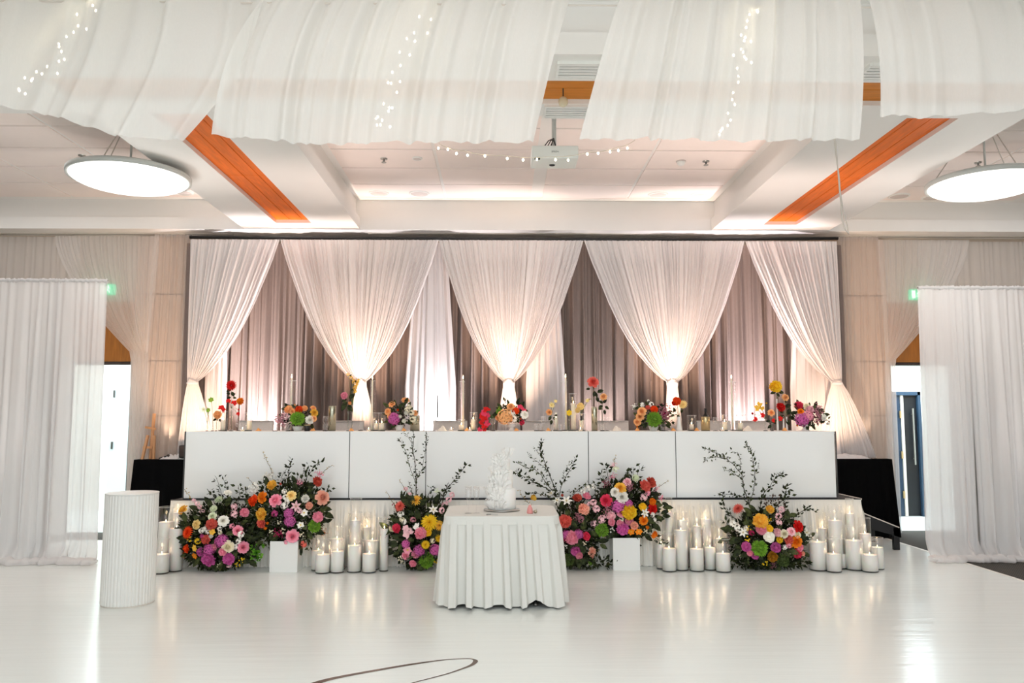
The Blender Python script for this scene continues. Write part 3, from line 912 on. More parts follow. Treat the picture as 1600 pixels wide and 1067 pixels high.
sk.grid(skirt_run((rx0, YR), (rx1, YR), 118, 8), 1300, 14)
sk.grid(skirt_run((rx1, YR), (rx1, 10.7), 26, 10), 240, 14)
sk.grid(skirt_run((rx0, 10.7), (rx0, YR), 26, 12), 240, 14)
obj('skirt', sk, M['skirt'], t, True)
obj('deck_edge', MB().box(rx0, rx1, YR - .006, YR + .02, ZR - .005, ZR + .004), M['black'], t)
obj('deck_end', MB().box(rx1 - .02, rx1 + .01, YR, 10.75, ZR - .012, ZR + .006), M['pale_trim'], t)

YP = 9.0
ZT = PZ(674, YP)
px_seams = [291, 547, 666, 919, 1055, 1303]
t = thing('head_table', 'long white-fronted head table on the stage with glossy panels', 'table', (PX(797, YP), YP, ZR))
TX0, TX1 = PX(291, YP), PX(1304, YP)
for a, c in zip(px_seams, px_seams[1:]):
    xa, xb = PX(a, YP), PX(c, YP)
    obj('front_panel', MB().box(xa + .004, xb - .004, YP, YP + .012, ZR + .012, ZT), M['acrylic'], t, bevel=.003)
for a in px_seams[1:-1]:
    obj('panel_joint', MB().box(PX(a, YP) - .004, PX(a, YP) + .004, YP + .004, YP + .014, ZR + .02, ZT), M['panel_edge'], t)
obj('end_panel', MB().box(TX0 - .012, TX0, YP, YP + .75, ZR + .02, ZT), M['panel_edge'], t)
obj('end_panel', MB().box(TX1, TX1 + .012, YP, YP + .75, ZR + .02, ZT), M['panel_edge'], t)
obj('tabletop', MB().box(TX0, TX1, YP + .014, YP + .75, ZT - .03, ZT), M['table_white'], t)
obj('bottom_rail', MB().box(TX0, TX1, YP + .002, YP + .03, ZR, ZR + .01), M['black'], t)
for x in (TX0 + .2, PX(547, YP), PX(666, YP), PX(919, YP), PX(1055, YP), TX1 - .2):
    obj('leg', MB().box(x - .02, x + .02, YP + .5, YP + .54, ZR, ZT - .03).box(x - .02, x + .02, YP + .05, YP + .09, ZR, ZT - .03), M['chair_leg'], t)

# chairs behind the table
def chair(px, label, first=[None]):
    Y = 9.92
    zs = ZR
    if first[0] is None:
        t = thing('banquet_chair', label, 'chair', (PX(px, Y), Y, zs), 'chairs behind the head table')
        x = PX(px, Y)
        obj('seat', MB().box(x - .21, x + .21, Y - .4, Y, zs + .42, zs + .48), M['chair'], t, bevel=.02)
        bk = MB()
        def fn(u, v): return (x + (u - .5) * .42, Y + .03 + .05 * v - .02 * (1 - (2 * u - 1) ** 2) * -1, zs + .5 + .36 * v)
        def fn2(u, v):
            q = fn(1 - u, v); return (q[0], q[1] + .04, q[2])
        bk.grid(fn, 8, 6); bk.grid(fn2, 8, 6)
        bk.box(x - .21, x + .21, Y + .08, Y + .12, zs + .85, zs + .862)
        obj('backrest', bk, M['chair'], t, True)
        for sx in (-.19, .19):
            obj('leg', MB().tube([(x + sx, Y - .37, zs), (x + sx, Y - .37, zs + .43)], .014, 8), M['chair_leg'], t, True)
            obj('leg', MB().tube([(x + sx, Y + .1, zs), (x + sx, Y + .03, zs + .45), (x + sx, Y + .1, zs + .84)], .014, 8), M['chair_leg'], t, True)
        first[0] = t
    else:
        s = first[0]
        t = s.copy(); COL.objects.link(t); t.location = (PX(px, Y), Y, zs); t['label'] = label
        for ch in s.children:
            k = ch.copy(); COL.objects.link(k); k.parent = t
for px, lb in ((397, 'grey chair back showing beside the tall red rose vase'), (540, 'grey chair back showing behind the slim vase with a pink bloom'),
               (703, 'grey chair back showing beside the black taper candle'), (843, 'grey chair back showing behind the wine glass by the peach bowl'),
               (957, 'grey chair back showing beside the tall coral rose cylinder'), (1118, 'grey chair back showing behind the bottle in its cooler'), (1179, 'grey chair back showing behind the yellow and red orchid vase')):
    chair(px, lb)

# black-clothed side tables
def side_table(x0, x1, label, seed, cut=0):
    y0, y1, z = 10.93, 11.08, 1.06
    f = foldfn(5, seed)
    t = thing('draped_table', label, 'table', ((x0 + x1) / 2, y0, 0))
    obj('tabletop', MB().box(x0 + .02, x1 - .02, y0 + .02, y1, z - .03, z - .004), M['black_wood'], t)
    for x in (x0 + .1, x1 - .1):
        obj('leg', MB().box(x - .02, x + .02, y0 + .1, y0 + .14, 0, z - .03), M['black'], t)
    def run(p0, p1):
        d = Vector((p1[0] - p0[0], p1[1] - p0[1], 0)); L = d.length; d.normalize(); nrm = Vector((d.y, -d.x, 0))
        def fn(u, v):
            k = Vector((p0[0], p0[1], 0)) + d * (u * L + (u - .5) * .10 * v) + nrm * (v * (.03 + .035 * f(u)))
            return (k.x, k.y, z - v * (z - .02))
        return fn
    m = MB().grid(run((x0, y0), (x1, y0)), 60, 12).grid(run((x1, y0), (x1, y1)), 24, 12).grid(run((x0, y1), (x0, y0)), 24, 12)
    m.box(x0, x1, y0, y1, z - .004, z)
    c = obj('cloth', m, M['black_cloth'], t, True)
    return t
side_table(PX(212, 10.93), PX(296, 10.93) + .35, 'black-clothed tall table beside the wooden easel', 500)
side_table(PX(1306, 10.93) - .3, PX(1391, 10.93), 'black-clothed tall table behind the black stage step', 510)
# black speaker and microphone cable on the first of them
c = P(291, 702, 10.98)
t = thing('speaker_box', 'small black speaker on the black cloth behind the table end', 'speaker', (c.x, 10.96, 1.06))
obj('cabinet', MB().box(c.x - .09, c.x + .08, 10.95, 11.08, 1.085, 1.25), M['black'], t, bevel=.012)
obj('foot', MB().box(c.x - .1, c.x + .09, 10.96, 11.07, 1.06, 1.085), M['black'], t)
obj('grille', MB().box(c.x - .075, c.x + .065, 10.944, 10.95, 1.10, 1.235), M['dark_slot'], t)
c = P(257, 709, 10.98)
t = thing('microphone', 'black handheld microphone lying on the black cloth near the easel', 'microphone', (c.x, 11.0, 1.06))
obj('handle', MB().tube([(c.x - .08, 11.0, 1.072), (c.x + .03, 11.0, 1.10)], .01, 8, .014), M['black'], t, True)
obj('head', MB().ball((c.x + .045, 11.0, 1.106), .022, 10, 7), M['dark_slot'], t, True)
# voile pooled on the tables
for k, (a, c_, lb) in enumerate(((256, 296, 'pooled end of white voile lying on the black cloth beside the small speaker'), (1284, 1354, 'pooled end of white voile lying on the black cloth above the step'))):
    xa, xb = PX(a, 11.05), PX(c_, 11.05)
    f = foldfn(6, 520 + k)
    def fn(u, v, xa=xa, xb=xb, f=f):
        e = sin(pi * v) * (sin(pi * min(1, u * 1.02)) ** .6 if u < .98 else 0)
        return (xa + (xb - xa) * u, 10.95 + .12 * v, 1.064 + .075 * e * (.75 + .3 * f(u + v * .3)))
    tag(obj('pooled_voile', MB().grid(fn, 50, 14), M['swag'], None, True), lb, 'drape')

# wooden easel
Y = 11.0
t = thing('easel', 'pale wooden artist easel behind the black-clothed table', 'easel', (PX(225, Y), 11.05, 0))
def rod(name, a, c, ya, yb, r_):
    p, q = P(a[0], a[1], ya), P(c[0], c[1], yb)
    d = (q - p).normalized(); s = Vector((r_, 0, 0))
    obj(name, MB().tube([p, q], r_, 4), M['easel'], t)
Y2 = 11.15
rod('mast', (241, 646), (229, 790), Y2, Y2, .022)
rod('front_leg', (231, 680), (203, 800), 11.13, 10.86, .022)
rod('front_leg', (241, 680), (238, 800), 11.13, 11.13, .022)
rod('canvas_clamp', (227, 667.5), (243, 670), 11.12, 11.12, .02)
rod('crossbar', (224, 699), (239, 699), 11.12, 11.12, .022)
rod('rear_leg', (239, 660), (232, 800), 11.16, 11.17, .014)

# black step at the end of the riser
x0 = rx1 + .03; x1 = PX(1397, 9.95)
t = thing('stage_steps', 'black stage steps with yellow nosing tape at the riser end', 'steps', ((x0 + x1) / 2, 10.1, 0))
for y in (9.95, 10.6):
    s = MB()
    a = [(x0, y, .62), (x1, y, .27), (x1, y, .16), (x0, y, .40)]
    a2 = [(q[0], q[1] + .04, q[2]) for q in a]
    s.add(a + a2, [(0, 1, 2, 3), (7, 6, 5, 4), (0, 4, 5, 1), (1, 5, 6, 2), (2, 6, 7, 3), (3, 7, 4, 0)])
    obj('stringer', s, M['black'], t)
    obj('leg', MB().box(x1 - .07, x1, y, y + .05, 0, .27), M['black'], t)
for k, z in enumerate((.46, .26)):
    xa = x0 + .05 + k * (x1 - x0 - .05) / 2
    obj('tread', MB().box(xa, xa + .33, 9.99, 10.6, z - .03, z), M['black_wood'], t)
    obj('nosing_tape', MB().box(xa + .29, xa + .331, 9.985, 10.6, z - .031, z + .002), M['yellow_tape'], t)
obj('edge_trim', MB().tube([(x0, 9.945, .625), (x1, 9.945, .275)], .007, 5), M['pale_trim'], t)

# ------------------------------------------------------------------ cake table
ct0 = PX(694, 7.0, 806); ct1 = PX(873, 7.0, 806)
cx = (ct0 + ct1) / 2; hw = (ct1 - ct0) / 2
yf, yb = 6.98, 7.86
zt = P(784, 806.5, 6.98).z
cy = (yf + yb) / 2; hd_ = (yb - yf) / 2
t = thing('cake_table', 'small square table hidden under the white pleated cloth', 'table', (cx, cy, 0))
obj('tabletop', MB().box(cx - hw + .03, cx + hw - .03, yf + .03, yb - .03, zt - .035, zt - .006), M['table_white'], t)
for sx in (-1, 1):
    for sy in (-1, 1):
        q = obj('leg', MB().tube([(cx + sx * (hw - .16), cy + sy * (hd_ - .12), zt - .03), (cx + sx * (hw - .20), cy + sy * (hd_ - .12), .006)], .016, 8), M['black'], t, True)
    obj('foot_bar', MB().tube([(cx + sx * (hw - .2), cy - hd_ + .05, .02), (cx + sx * (hw - .2), cy + hd_ - .05, .02)], .014, 8), M['chair_leg'], t, True)
tc_ = thing('tablecloth', 'white pleated cloth draped over the small cake table', 'tablecloth', (cx, cy, 0))
RC = .10
def ring(u, grow):
    """rounded square outline, u in 0..1, with outward growth"""
    w_, d_ = hw + grow, hd_ + grow
    r_ = RC + grow * .9
    segs = [2 * (w_ - r_), pi / 2 * r_, 2 * (d_ - r_), pi / 2 * r_] * 2
    tot = sum(segs); d = u * tot
    k = 0
    while k < 7 and d > segs[k]: d -= segs[k]; k += 1
    f = d / segs[k]
    corners = [(-1, -1), (1, -1), (1, 1), (-1, 1)]
    if k == 0: p = (-(w_ - r_) + 2 * (w_ - r_) * f, -d_); n = (0, -1)
    elif k == 1: a = -pi / 2 + f * pi / 2; p = (w_ - r_ + r_ * cos(a), -(d_ - r_) + r_ * sin(a)); n = (cos(a), sin(a))
    elif k == 2: p = (w_, -(d_ - r_) + 2 * (d_ - r_) * f); n = (1, 0)
    elif k == 3: a = f * pi / 2; p = (w_ - r_ + r_ * cos(a), d_ - r_ + r_ * sin(a)); n = (cos(a), sin(a))
    elif k == 4: p = (w_ - r_ - 2 * (w_ - r_) * f, d_); n = (0, 1)
    elif k == 5: a = pi / 2 + f * pi / 2; p = (-(w_ - r_) + r_ * cos(a), d_ - r_ + r_ * sin(a)); n = (cos(a), sin(a))
    elif k == 6: p = (-w_, d_ - r_ - 2 * (d_ - r_) * f); n = (-1, 0)
    else: a = pi + f * pi / 2; p = (-(w_ - r_) + r_ * cos(a), -(d_ - r_) + r_ * sin(a)); n = (cos(a), sin(a))
    return Vector((cx + p[0], cy + p[1], 0)), Vector((n[0], n[1], 0))
tri = lambda s: 2 * abs(2 * (s % 1) - 1) - 1
def pleat(u):
    s = (u * 26 + .1 * sin(40 * u) + .22) % 1.0
    if s < .34: return 1.0 - .1 * sin(pi * s / .34)
    if s < .40: return 1 - (s - .34) / .06 * 2
    if s < .92: return -1.0
    return -1 + (s - .92) / .08 * 2
def clothfn(u, v):
    uu = u % 1.0
    p, n = ring(uu, 0.006 + .045 * v)
    am = .036 * min(1, max(0, (v - .07) / .08)) * (.5 + .9 * v) * (.8 + .35 * sin(57 * uu))
    z = zt - v * (zt - .028)
    hem = .012 * sin(2 * pi * 13 * uu) * v ** 3
    lift = .045 * math.exp(-((uu - .183) / .014) ** 2) * max(0, v - .55) / .45
    q = p + n * (am * pleat(uu) + .03 * v * v * sin(9 * uu + 1) * .4)
    return (q.x, q.y, z + hem + lift)
mb = MB().grid(clothfn, 520, 20)
obj('skirt', mb, M['cloth'], tc_, True)
top = MB()
N = 96
pr = [ring(i / N, .005)[0] for i in range(N)]
top.add([(q.x, q.y, zt) for q in pr] + [(cx, cy, zt)], [(i, (i + 1) % N, N) for i in range(N)])
pv = [ring(i / N, .012)[0] for i in range(N)]
top.add([(q.x, q.y, zt) for q in pr] + [(q.x, q.y, zt - .07) for q in pv], [(i, N + i, N + (i + 1) % N, (i + 1) % N) for i in range(N)])
obj('top_band', top, M['cloth'], tc_)

# cake
ckY = 7.42
def zc(py): return P(790, py, ckY).z
kx = P(784, 760, ckY).x
zt_top = zt + .003
t = thing('wedding_cake', 'three-tier white wedding cake with ruffled paper petals', 'cake', (kx, ckY, zt_top))
obj('cake_board', MB().lathe([(0, 0), (.165, 0), (.165, .012), (0, .012)], (kx, ckY, zt_top), 40), M['steel'], t, True)
z = zt_top + .012
tiers = []
for k, (r_, h) in enumerate(((.128, .185), (.102, .165), (.078, .10))):
    obj('tier', MB().lathe([(0, 0), (r_ - .004, 0), (r_, .006), (r_, h - .01), (r_ - .008, h), (0, h)], (kx, ckY, z), 40), M['icing'], t, True)
    tiers.append((z, z + h, r_)); z += h
rr = random.Random(11)
def ruffle(p, n, r_, sz):
    """one crinkled paper petal standing off the cake"""
    a = Vector((0, 0, 1)) * .8 + Vector(n) * .3 + Vector((rr.uniform(-.55, .55), rr.uniform(-.3, .1), rr.uniform(-.3, .5)))
    a.normalize(); s = a.cross(Vector(n)).normalized(); n2 = s.cross(a)
    k1, k2 = rr.uniform(5, 8), rr.uniform(0, 6)
    def fn(u, v):
        w_ = (u - .5) * sz * (0.45 + 1.0 * v) * 1.2
        wav = .15 * sz * sin(k1 * u * pi + k2) * v
        q = Vector(p) + a * (v * sz * (1 - .25 * (2 * u - 1) ** 2)) + s * w_ + n2 * (wav - .18 * sz * v * v)
        return tuple(q)
    return MB().grid(fn, 8, 4)
zz0, zz1 = tiers[0][0], tiers[2][1]
for k in range(150):
    h = (k + rr.random()) / 150
    z = zz0 + (zz1 - zz0 + .02) * h
    R_ = tiers[0][2] if z < tiers[0][1] else tiers[1][2] if z < tiers[1][1] else tiers[2][2]
    # band sweeping from the lower left front to the top right
    ctr = -pi * .78 + h * .62
    a = ctr + rr.uniform(-.75, .75) * (1.1 - .45 * h)
    n = (cos(a), sin(a), 0)
    p = (kx + n[0] * R_ * .97, ckY + n[1] * R_ * .97, z)
    obj('paper_petal', ruffle(p, n, R_, rr.uniform(.04, .075) * (1.15 - .25 * h)), M['petal_paper'], t, False)
for k in range(9):
    p = (kx + .01 + .007 * k, ckY - .02, zz1 - .02 + .006 * k)
    obj('paper_petal', ruffle(p, (rr.uniform(-.7, .5), -.6, .2), .05, .05 + .004 * k), M['petal_paper'], t, False)

# flutes, knife, favours on the cake table
def flute(px, label):
    y = 7.2; x = PX(px, y, 780)
    t = thing('champagne_flute', label, 'glass', (x, y, zt))
    obj('foot', MB().lathe([(0, 0), (.032, 0), (.03, .003), (.005, .008)], (x, y, zt), 20), M['glass'], t, True)
    obj('stem', MB().lathe([(.0045, .006), (.004, .09), (.006, .10)], (x, y, zt), 10), M['glass'], t, True)
    obj('rim', MB().lathe([(.0255, .234), (.0272, .236), (.0272, .239), (.0255, .239)], (x, y, zt), 20), M['ceramic'], t, True)
    obj('bowl', MB().lathe([(.006, .10), (.018, .125), (.026, .17), (.027, .235), (.0255, .235), (.0245, .172), (.016, .128)], (x, y, zt), 20), M['glass'], t, True)
flute(732, 'champagne flute on the cake table further from the cake')
flute(744.5, 'champagne flute on the cake table closest to the cake')
y = 7.06; x = PX(769, y, 807)
t = thing('cake_knife', 'slim silver cake knife at the front edge of the cake table', 'knife', (x, y, zt))
obj('blade', MB().box(x - .01, x + .05, y - .006, y + .006, zt + .001, zt + .004), M['steel'], t)
obj('handle', MB().tube([(x - .05, y, zt + .006), (x - .01, y, zt + .006)], .006, 8), M['steel'], t, True)
y = 7.18; x = PX(828, y, 797)
t = thing('pink_favour', 'small pink cone-shaped favour on the cake table', 'favour', (x, y, zt))
obj('cone', MB().lathe([(0, 0), (.026, .0), (.028, .012), (.022, .045), (.01, .072), (0, .08)], (x, y, zt), 16), M['pink_favour'], t, True)
obj('cone_tip', MB().ball((x, y, zt + .08), .006, 8, 5), M['ceramic'], t, True)
x = PX(836.5, y, 797)
t = thing('glass_trinket', 'tiny dark glass trinket beside the pink cone-shaped favour', 'ornament', (x, y, zt))
obj('bead', MB().ball((x, y, zt + .016), .016, 12, 8, (1.1, 1, 1)), M['champagne'], t, True)
obj('bead_cap', MB().ball((x + .01, y, zt + .034), .007, 8, 6), M['steel'], t, True)

# ------------------------------------------------------------------ fluted plinth
c = P(201, 938, 7.2); r_ = S(76, 7.2) / 2
pxc = PX(203, 7.22, 855); ph = PZ(768.5, 7.22)
t = thing('fluted_plinth', 'white fluted cylindrical plinth standing alone on the glossy floor', 'plinth', (pxc, 7.22, FZ))
nf = 44
def fl_(u, v):
    a = 2 * pi * u
    d = r_ - .008 * (1 - abs(sin(nf / 2 * a)) ** .6)
    return (pxc + d * cos(a), 7.22 + d * sin(a), FZ + .012 + v * (ph - FZ - .024))
obj('fluted_body', MB().grid(fl_, nf * 8, 1), M['plinth'], t, True)
obj('top_disc', MB().lathe([(r_ - .004, -.012), (r_ + .001, -.008), (r_ + .001, 0), (0, 0)], (pxc, 7.22, ph), 64), M['plinth'], t)
obj('base_disc', MB().lathe([(0, 0), (r_ - .006, 0), (r_ - .003, .014)], (pxc, 7.22, FZ), 64), M['pale_trim'], t)

# white planter boxes
def planter(a, c, ytop, Y, label):
    xa, xb = PX(a, Y, 865), PX(c, Y, 865); z = PZ(ytop, Y)
    t = thing('planter_box', label, 'planter', ((xa + xb) / 2, Y + .14, FZ))
    m = MB()
    w_ = .012
    m.box(xa, xb, Y, Y + w_, FZ, z).box(xa, xb, Y + .28 - w_, Y + .28, FZ, z).box(xa, xa + w_, Y + w_, Y + .28 - w_, FZ, z).box(xb - w_, xb, Y + w_, Y + .28 - w_, FZ, z)
    obj('box_sides', m, M['box_white'], t)
    obj('box_floor', MB().box(xa + w_, xb - w_, Y + w_, Y + .28 - w_, FZ, FZ + .012), M['box_white'], t)
    obj('foam', MB().box(xa + w_, xb - w_, Y + w_, Y + .28 - w_, z - .1, z - .02), M['foam'], t)
    return t
planter(421.5, 465, 845, 8.62, 'white box planter under the flowers beside the cream candle cluster')
planter(958, 1000, 841, 8.66, 'white box planter under the flowers on the far side of the cake')

# copper line decal on the floor
pts = [(455, 1082), (495, 1067), (530, 1058), (590, 1047), (640, 1038.5), (690, 1031.5), (722, 1029.2), (737, 1029.5), (743, 1033), (737, 1039), (722, 1045), (700, 1052.5), (672, 1060), (645, 1067), (610, 1078), (570, 1090)]
wd = [7, 6.5, 5, 4.5, 4, 2.4, 1.6, 1.8, 4.2, 3.6, 2.4, 2, 1.8, 1.6, 1.6, 1.8]
def G(px, py):
    d = CAMR @ Vector((px - 800.0, 533.5 - py, -FPX)); t_ = (FZ - CAMZ) / d.z
    return Vector((d.x * t_, d.y * t_, FZ))
g = [G(*p) for p in pts]
def cr(a, b_, c, d, t_):
    return .5 * ((2 * b_) + (c - a) * t_ + (2 * a - 5 * b_ + 4 * c - d) * t_ * t_ + (3 * b_ - a - 3 * c + d) * t_ ** 3)
L = []; W_ = []
for k in range(len(g) - 1):
    a, d = g[max(0, k - 1)], g[min(len(g) - 1, k + 2)]
    for q in range(8):
        L.append(cr(a, g[k], g[k + 1], d, q / 8)); W_.append((wd[k] + (wd[k + 1] - wd[k]) * q / 8) * .0065)
m = MB(); vs = []
for k, p in enumerate(L):
    d = (L[min(k + 1, len(L) - 1)] - L[max(k - 1, 0)]).normalized(); s = Vector((-d.y, d.x, 0)) * W_[k] * .62
    vs += [p + s + Vector((0, 0, .0012)), p - s + Vector((0, 0, .0012))]
m.add(vs, [(2 * k, 2 * k + 1, 2 * k + 3, 2 * k + 2) for k in range(len(L) - 1)])
tag(obj('floor_decal', m, M['copper'], None), 'thin copper-brown looping line decal on the glossy white floor', 'decal')

# ------------------------------------------------------------------ candles
flame_me = MB().lathe([(0, 0), (.0035, .004), (.0052, .012), (.004, .022), (.0012, .033), (0, .037)], (0, 0, 0), 8).mesh('flame', M['flame'], True)
wick_me = MB().tube([(0, 0, -.002), (.001, 0, .009)], .0012, 5).mesh('wick', M['wick'], True)


def add_wax(t, x, y, z0, z1, r_, m_, fs=1.0):
    wx = obj('wax', MB().lathe([(0, z0), (r_, z0), (r_, z1 - .004), (r_ * .95, z1), (r_ * .75, z1 - .003), (r_ * .2, z1 - .006), (0, z1 - .006)], (x, y, 0), 24), m_, t, True)
    l = Vector((x, y, z1 - .006)) - wloc(wx)
    link('wick', wick_me, wx, l)
    f = link('flame', flame_me, wx, l + Vector((0, 0, .006)))
    f.scale = (fs * .72, fs * .72, fs * .72)
    d = bpy.data.lights.get('candle_glow')
    if d is None:
        d = bpy.data.lights.new('candle_glow', 'POINT'); d.energy = .08; d.color = (1, .72, .42); d.shadow_soft_size = .012
    g = bpy.data.objects.new('candle_glow', d); COL.objects.link(g); g.location = (x, y, z1 + .035)
    return wx


def glass_cyl(t, x, y, z0, z1, r_, name='glass_cylinder'):
    obj(name, MB().lathe([(r_ * .97, z0 + .004), (r_, z0 + .008), (r_, z1 - .002), (r_ - .0015, z1), (r_ - .003, z1 - .002)], (x, y, 0), 28), M['glass'], t, True)
    obj('glass_rim', MB().lathe([(r_ + .0005, z1 - .0015), (r_ + .0008, z1 + .001), (r_ - .003, z1 + .001)], (x, y, 0), 28), M['ceramic'], t, True)
    obj('glass_base', MB().lathe([(0, z0), (r_ * .96, z0), (r_, z0 + .006), (r_ * .98, z0 + .012), (0, z0 + .012)], (x, y, 0), 28), M['glass_base'], t, True)


def floor_candle(a, c, ywax, yglass, Y, label):
    xm = PX((a + c) / 2, Y, 850); r_ = S(c - a, Y) / 2
    zw = PZ(ywax, Y)
    zg = PZ(yglass, Y) if yglass else zw + .14
    t = thing('candle_in_glass', label, 'candle', (xm, Y, FZ), 'wax-filled candle glasses standing on the floor')
    glass_cyl(t, xm, Y, FZ, zg, r_)
    add_wax(t, xm, Y, FZ + .013, zw, r_ * .955, M['wax'])

# front rows stand at Y 8.6, rear rows between 8.72 and 8.86
floor_candle(247, 269, 814, 791, 8.80, 'tall candle glass with a long empty rim behind the low one beside the fluted plinth')
floor_candle(242, 265, 864, 840, 8.58, 'low candle glass in front, closest to the fluted plinth')
floor_candle(264.5, 285.5, 824, 799, 8.70, 'tall candle glass touching the flowers nearest the fluted plinth')
floor_candle(269, 282, 799, 785, 8.87, 'slim pale candle at the back beside the flowers nearest the fluted plinth')
B = 'in the cluster between the white box planter and the yellow dahlia flowers'
floor_candle(494, 516.5, 865, 840, 8.58, 'low wide candle glass at the front corner of the cluster by the first box planter')
floor_candle(487.5, 508, 859, 836, 8.73, 'low candle glass half hidden next to the white box planter')
floor_candle(513, 540, 840.5, 822, 8.78, 'wide medium-height candle glass at the back of the cluster by the first box planter')
floor_candle(517, 538, 860, 838, 8.60, 'low candle glass before the wide medium one by the first box planter')
floor_candle(543.5, 565, 851, 800, 8.63, 'thick tall-rimmed candle glass mid-cluster under the panel reflections of flames')
floor_candle(546, 564, 812, 778, 8.82, 'tallest candle glass at the back of the cluster under the panel reflections')
floor_candle(566.6, 588, 864, 842, 8.60, 'low candle glass in front near the slim plain pillar by the dahlias')
floor_candle(571, 592.5, 843.6, 808, 8.76, 'medium candle glass behind a low one near the slim plain pillar')
floor_candle(567, 579, 823, 800, 8.87, 'slim tall candle glass at the back against the stage skirt near the slim pillar')
floor_candle(593.5, 607, 825, 808, 8.67, 'slim plain white pillar candle beside the coral dahlia flowers')
C = 'cluster between the far box planter and the red rose flowers'
floor_candle(1034.5, 1056, 857, 834, 8.62, 'low front candle glass under the orange twig of the far box planter')
floor_candle(1025.5, 1040, 850, 830, 8.76, 'low candle glass half hidden beside the far white box planter')
floor_candle(1040, 1051.5, 800, 778, 8.86, 'slim tallest candle glass at the back just past the far box planter')
floor_candle(1053.5, 1074.5, 828.5, 800, 8.68, 'thick tall candle glass, second from the far box planter in the front rows')
floor_candle(1060, 1077, 813, 790, 8.85, 'tall candle glass at the back behind the thick tall one')
floor_candle(1077.3, 1099, 857.6, 826, 8.63, 'low wide candle glass at the centre front of the cluster below a panel joint')
floor_candle(1083.5, 1096, 822, 792, 8.77, 'slim candle glass rising behind the low wide centre one')
floor_candle(1095, 1112, 811, 788, 8.86, 'tall broad candle glass at the back nearest the tall leafy branches')
floor_candle(1100, 1118.6, 855.5, 822, 8.69, 'low candle glass between the centre front one and the end one by the branches')
floor_candle(1114, 1134, 841.5, 815, 8.82, 'medium candle glass at the back touching the dark leaves under the branches')
floor_candle(1118, 1140.6, 865, 842, 8.58, 'lowest front candle glass beside the magenta bloom and branches')
floor_candle(1264, 1291, 847, 824, 8.66, 'wide medium candle glass touching the flowers with the red rose')
floor_candle(1280, 1292.5, 826, 800, 8.86, 'slim candle at the back between the red rose flowers and the step')
floor_candle(1295, 1316.5, 813.5, 790, 8.74, 'thick tall candle glass in the cluster nearest the black step')
floor_candle(1290.5, 1313, 866, 842, 8.56, 'lowest candle glass in front of the thick tall one near the black step')
floor_candle(1309.5, 1320.5, 866, 842, 8.72, 'narrow low candle glass squeezed behind the lowest one near the step')
floor_candle(1320.5, 1347.5, 845, 822, 8.68, 'widest candle glass in the cluster nearest the black step')
floor_candle(1323.5, 1336, 803, 780, 8.87, 'slim tallest candle glass at the skirt corner by the black step')
floor_candle(1343, 1361, 834.5, 810, 8.80, 'candle glass with a long clear rim against the black cloth')
floor_candle(1346, 1370, 867.5, 843, 8.56, 'low front candle glass, second from the end by the step')
floor_candle(1361.5, 1379.5, 856, 841, 8.70, 'endmost candle glass standing before the black step')

# ------------------------------------------------------------------ table-top glass and candles
YT = 9.4


def tab_candle(a, c, ywax, yglass, label, Y=9.3, ga=None, gc=None):
    ga = ga or a - 3; gc = gc or c + 3
    x = PX((a + c) / 2, Y, 660); r_ = S(c - a, Y) / 2; R_ = S(gc - ga, Y) / 2
    t = thing('candle_in_glass', label, 'candle', (x, Y, ZT), 'candles in glass cylinders on the head table')
    if yglass: glass_cyl(t, PX((ga + gc) / 2, Y, 660), Y, ZT, PZ(yglass, Y), R_)
    add_wax(t, x, Y, ZT + .012, PZ(ywax, Y), r_, M['wax_ivory'], 1.15)

def tealight(px, label, Y=9.2):
    x = PX(px, Y, 670)
    t = thing('tealight', label, 'candle', (x, Y, ZT), 'tealights on the head table')
    obj('cup', MB().lathe([(0, 0), (.022, 0), (.026, .03), (.024, .03), (.02, .004), (0, .004)], (x, Y, ZT), 16), M['glass'], t, True)
    add_wax(t, x, Y, ZT + .004, ZT + .02, .021, M['wax_ivory'], 1.0)

def taper(px, yf, a, c, ytube, label, Y=9.45):
    x = PX(px, Y, 620); xc = PX((a + c) / 2, Y, 620)
    t = thing('taper_candle_in_tube', label, 'candle', (x, Y, ZT), 'tall taper candles in glass tubes')
    glass_cyl(t, xc, Y, ZT, PZ(ytube, Y), S(c - a, Y) / 2, 'glass_tube')
    z1 = PZ(yf + 4, Y)
    wx = obj('wax', MB().lathe([(0, ZT + .012), (.013, ZT + .012), (.010, z1 - .006), (.004, z1), (0, z1)], (x, Y, 0), 14), M['wax_ivory'], t, True)
    link('wick', wick_me, wx, Vector((x, Y, z1)) - wloc(wx))
    f = link('flame', flame_me, wx, Vector((x, Y, z1 + .006)) - wloc(wx)); f.scale = (1.2, 1.2, 1.3)

def glass_vase(a, c, ytop, label, Y=9.35, name='glass_cylinder_vase'):
    x = PX((a + c) / 2, Y, 650)
    t = thing(name, label, 'vase', (x, Y, ZT))
    glass_cyl(t, x, Y, ZT, PZ(ytop, Y), S(c - a, Y) / 2)
    return t

def wineglass(px, label, Y=9.35, ytop=650, r_=.036):
    x = PX(px, Y, 660); h = PZ(ytop, Y) - ZT
    t = thing('wine_glass', label, 'glass', (x, Y, ZT), 'wine glasses on the head table')
    obj('foot', MB().lathe([(0, 0), (.034, 0), (.032, .003), (.005, .008)], (x, Y, ZT), 20), M['glass_base'], t, True)
    obj('stem', MB().lathe([(.004, .006), (.0035, h * .42), (.006, h * .46)], (x, Y, ZT), 10), M['glass'], t, True)
    obj('bowl', MB().lathe([(.004, h * .45), (r_ * .7, h * .52), (r_, h * .68), (r_ * .88, h), (r_ * .85, h), (r_ * .95, h * .69), (r_ * .66, h * .54)], (x, Y, ZT), 20), M['glass'], t, True)

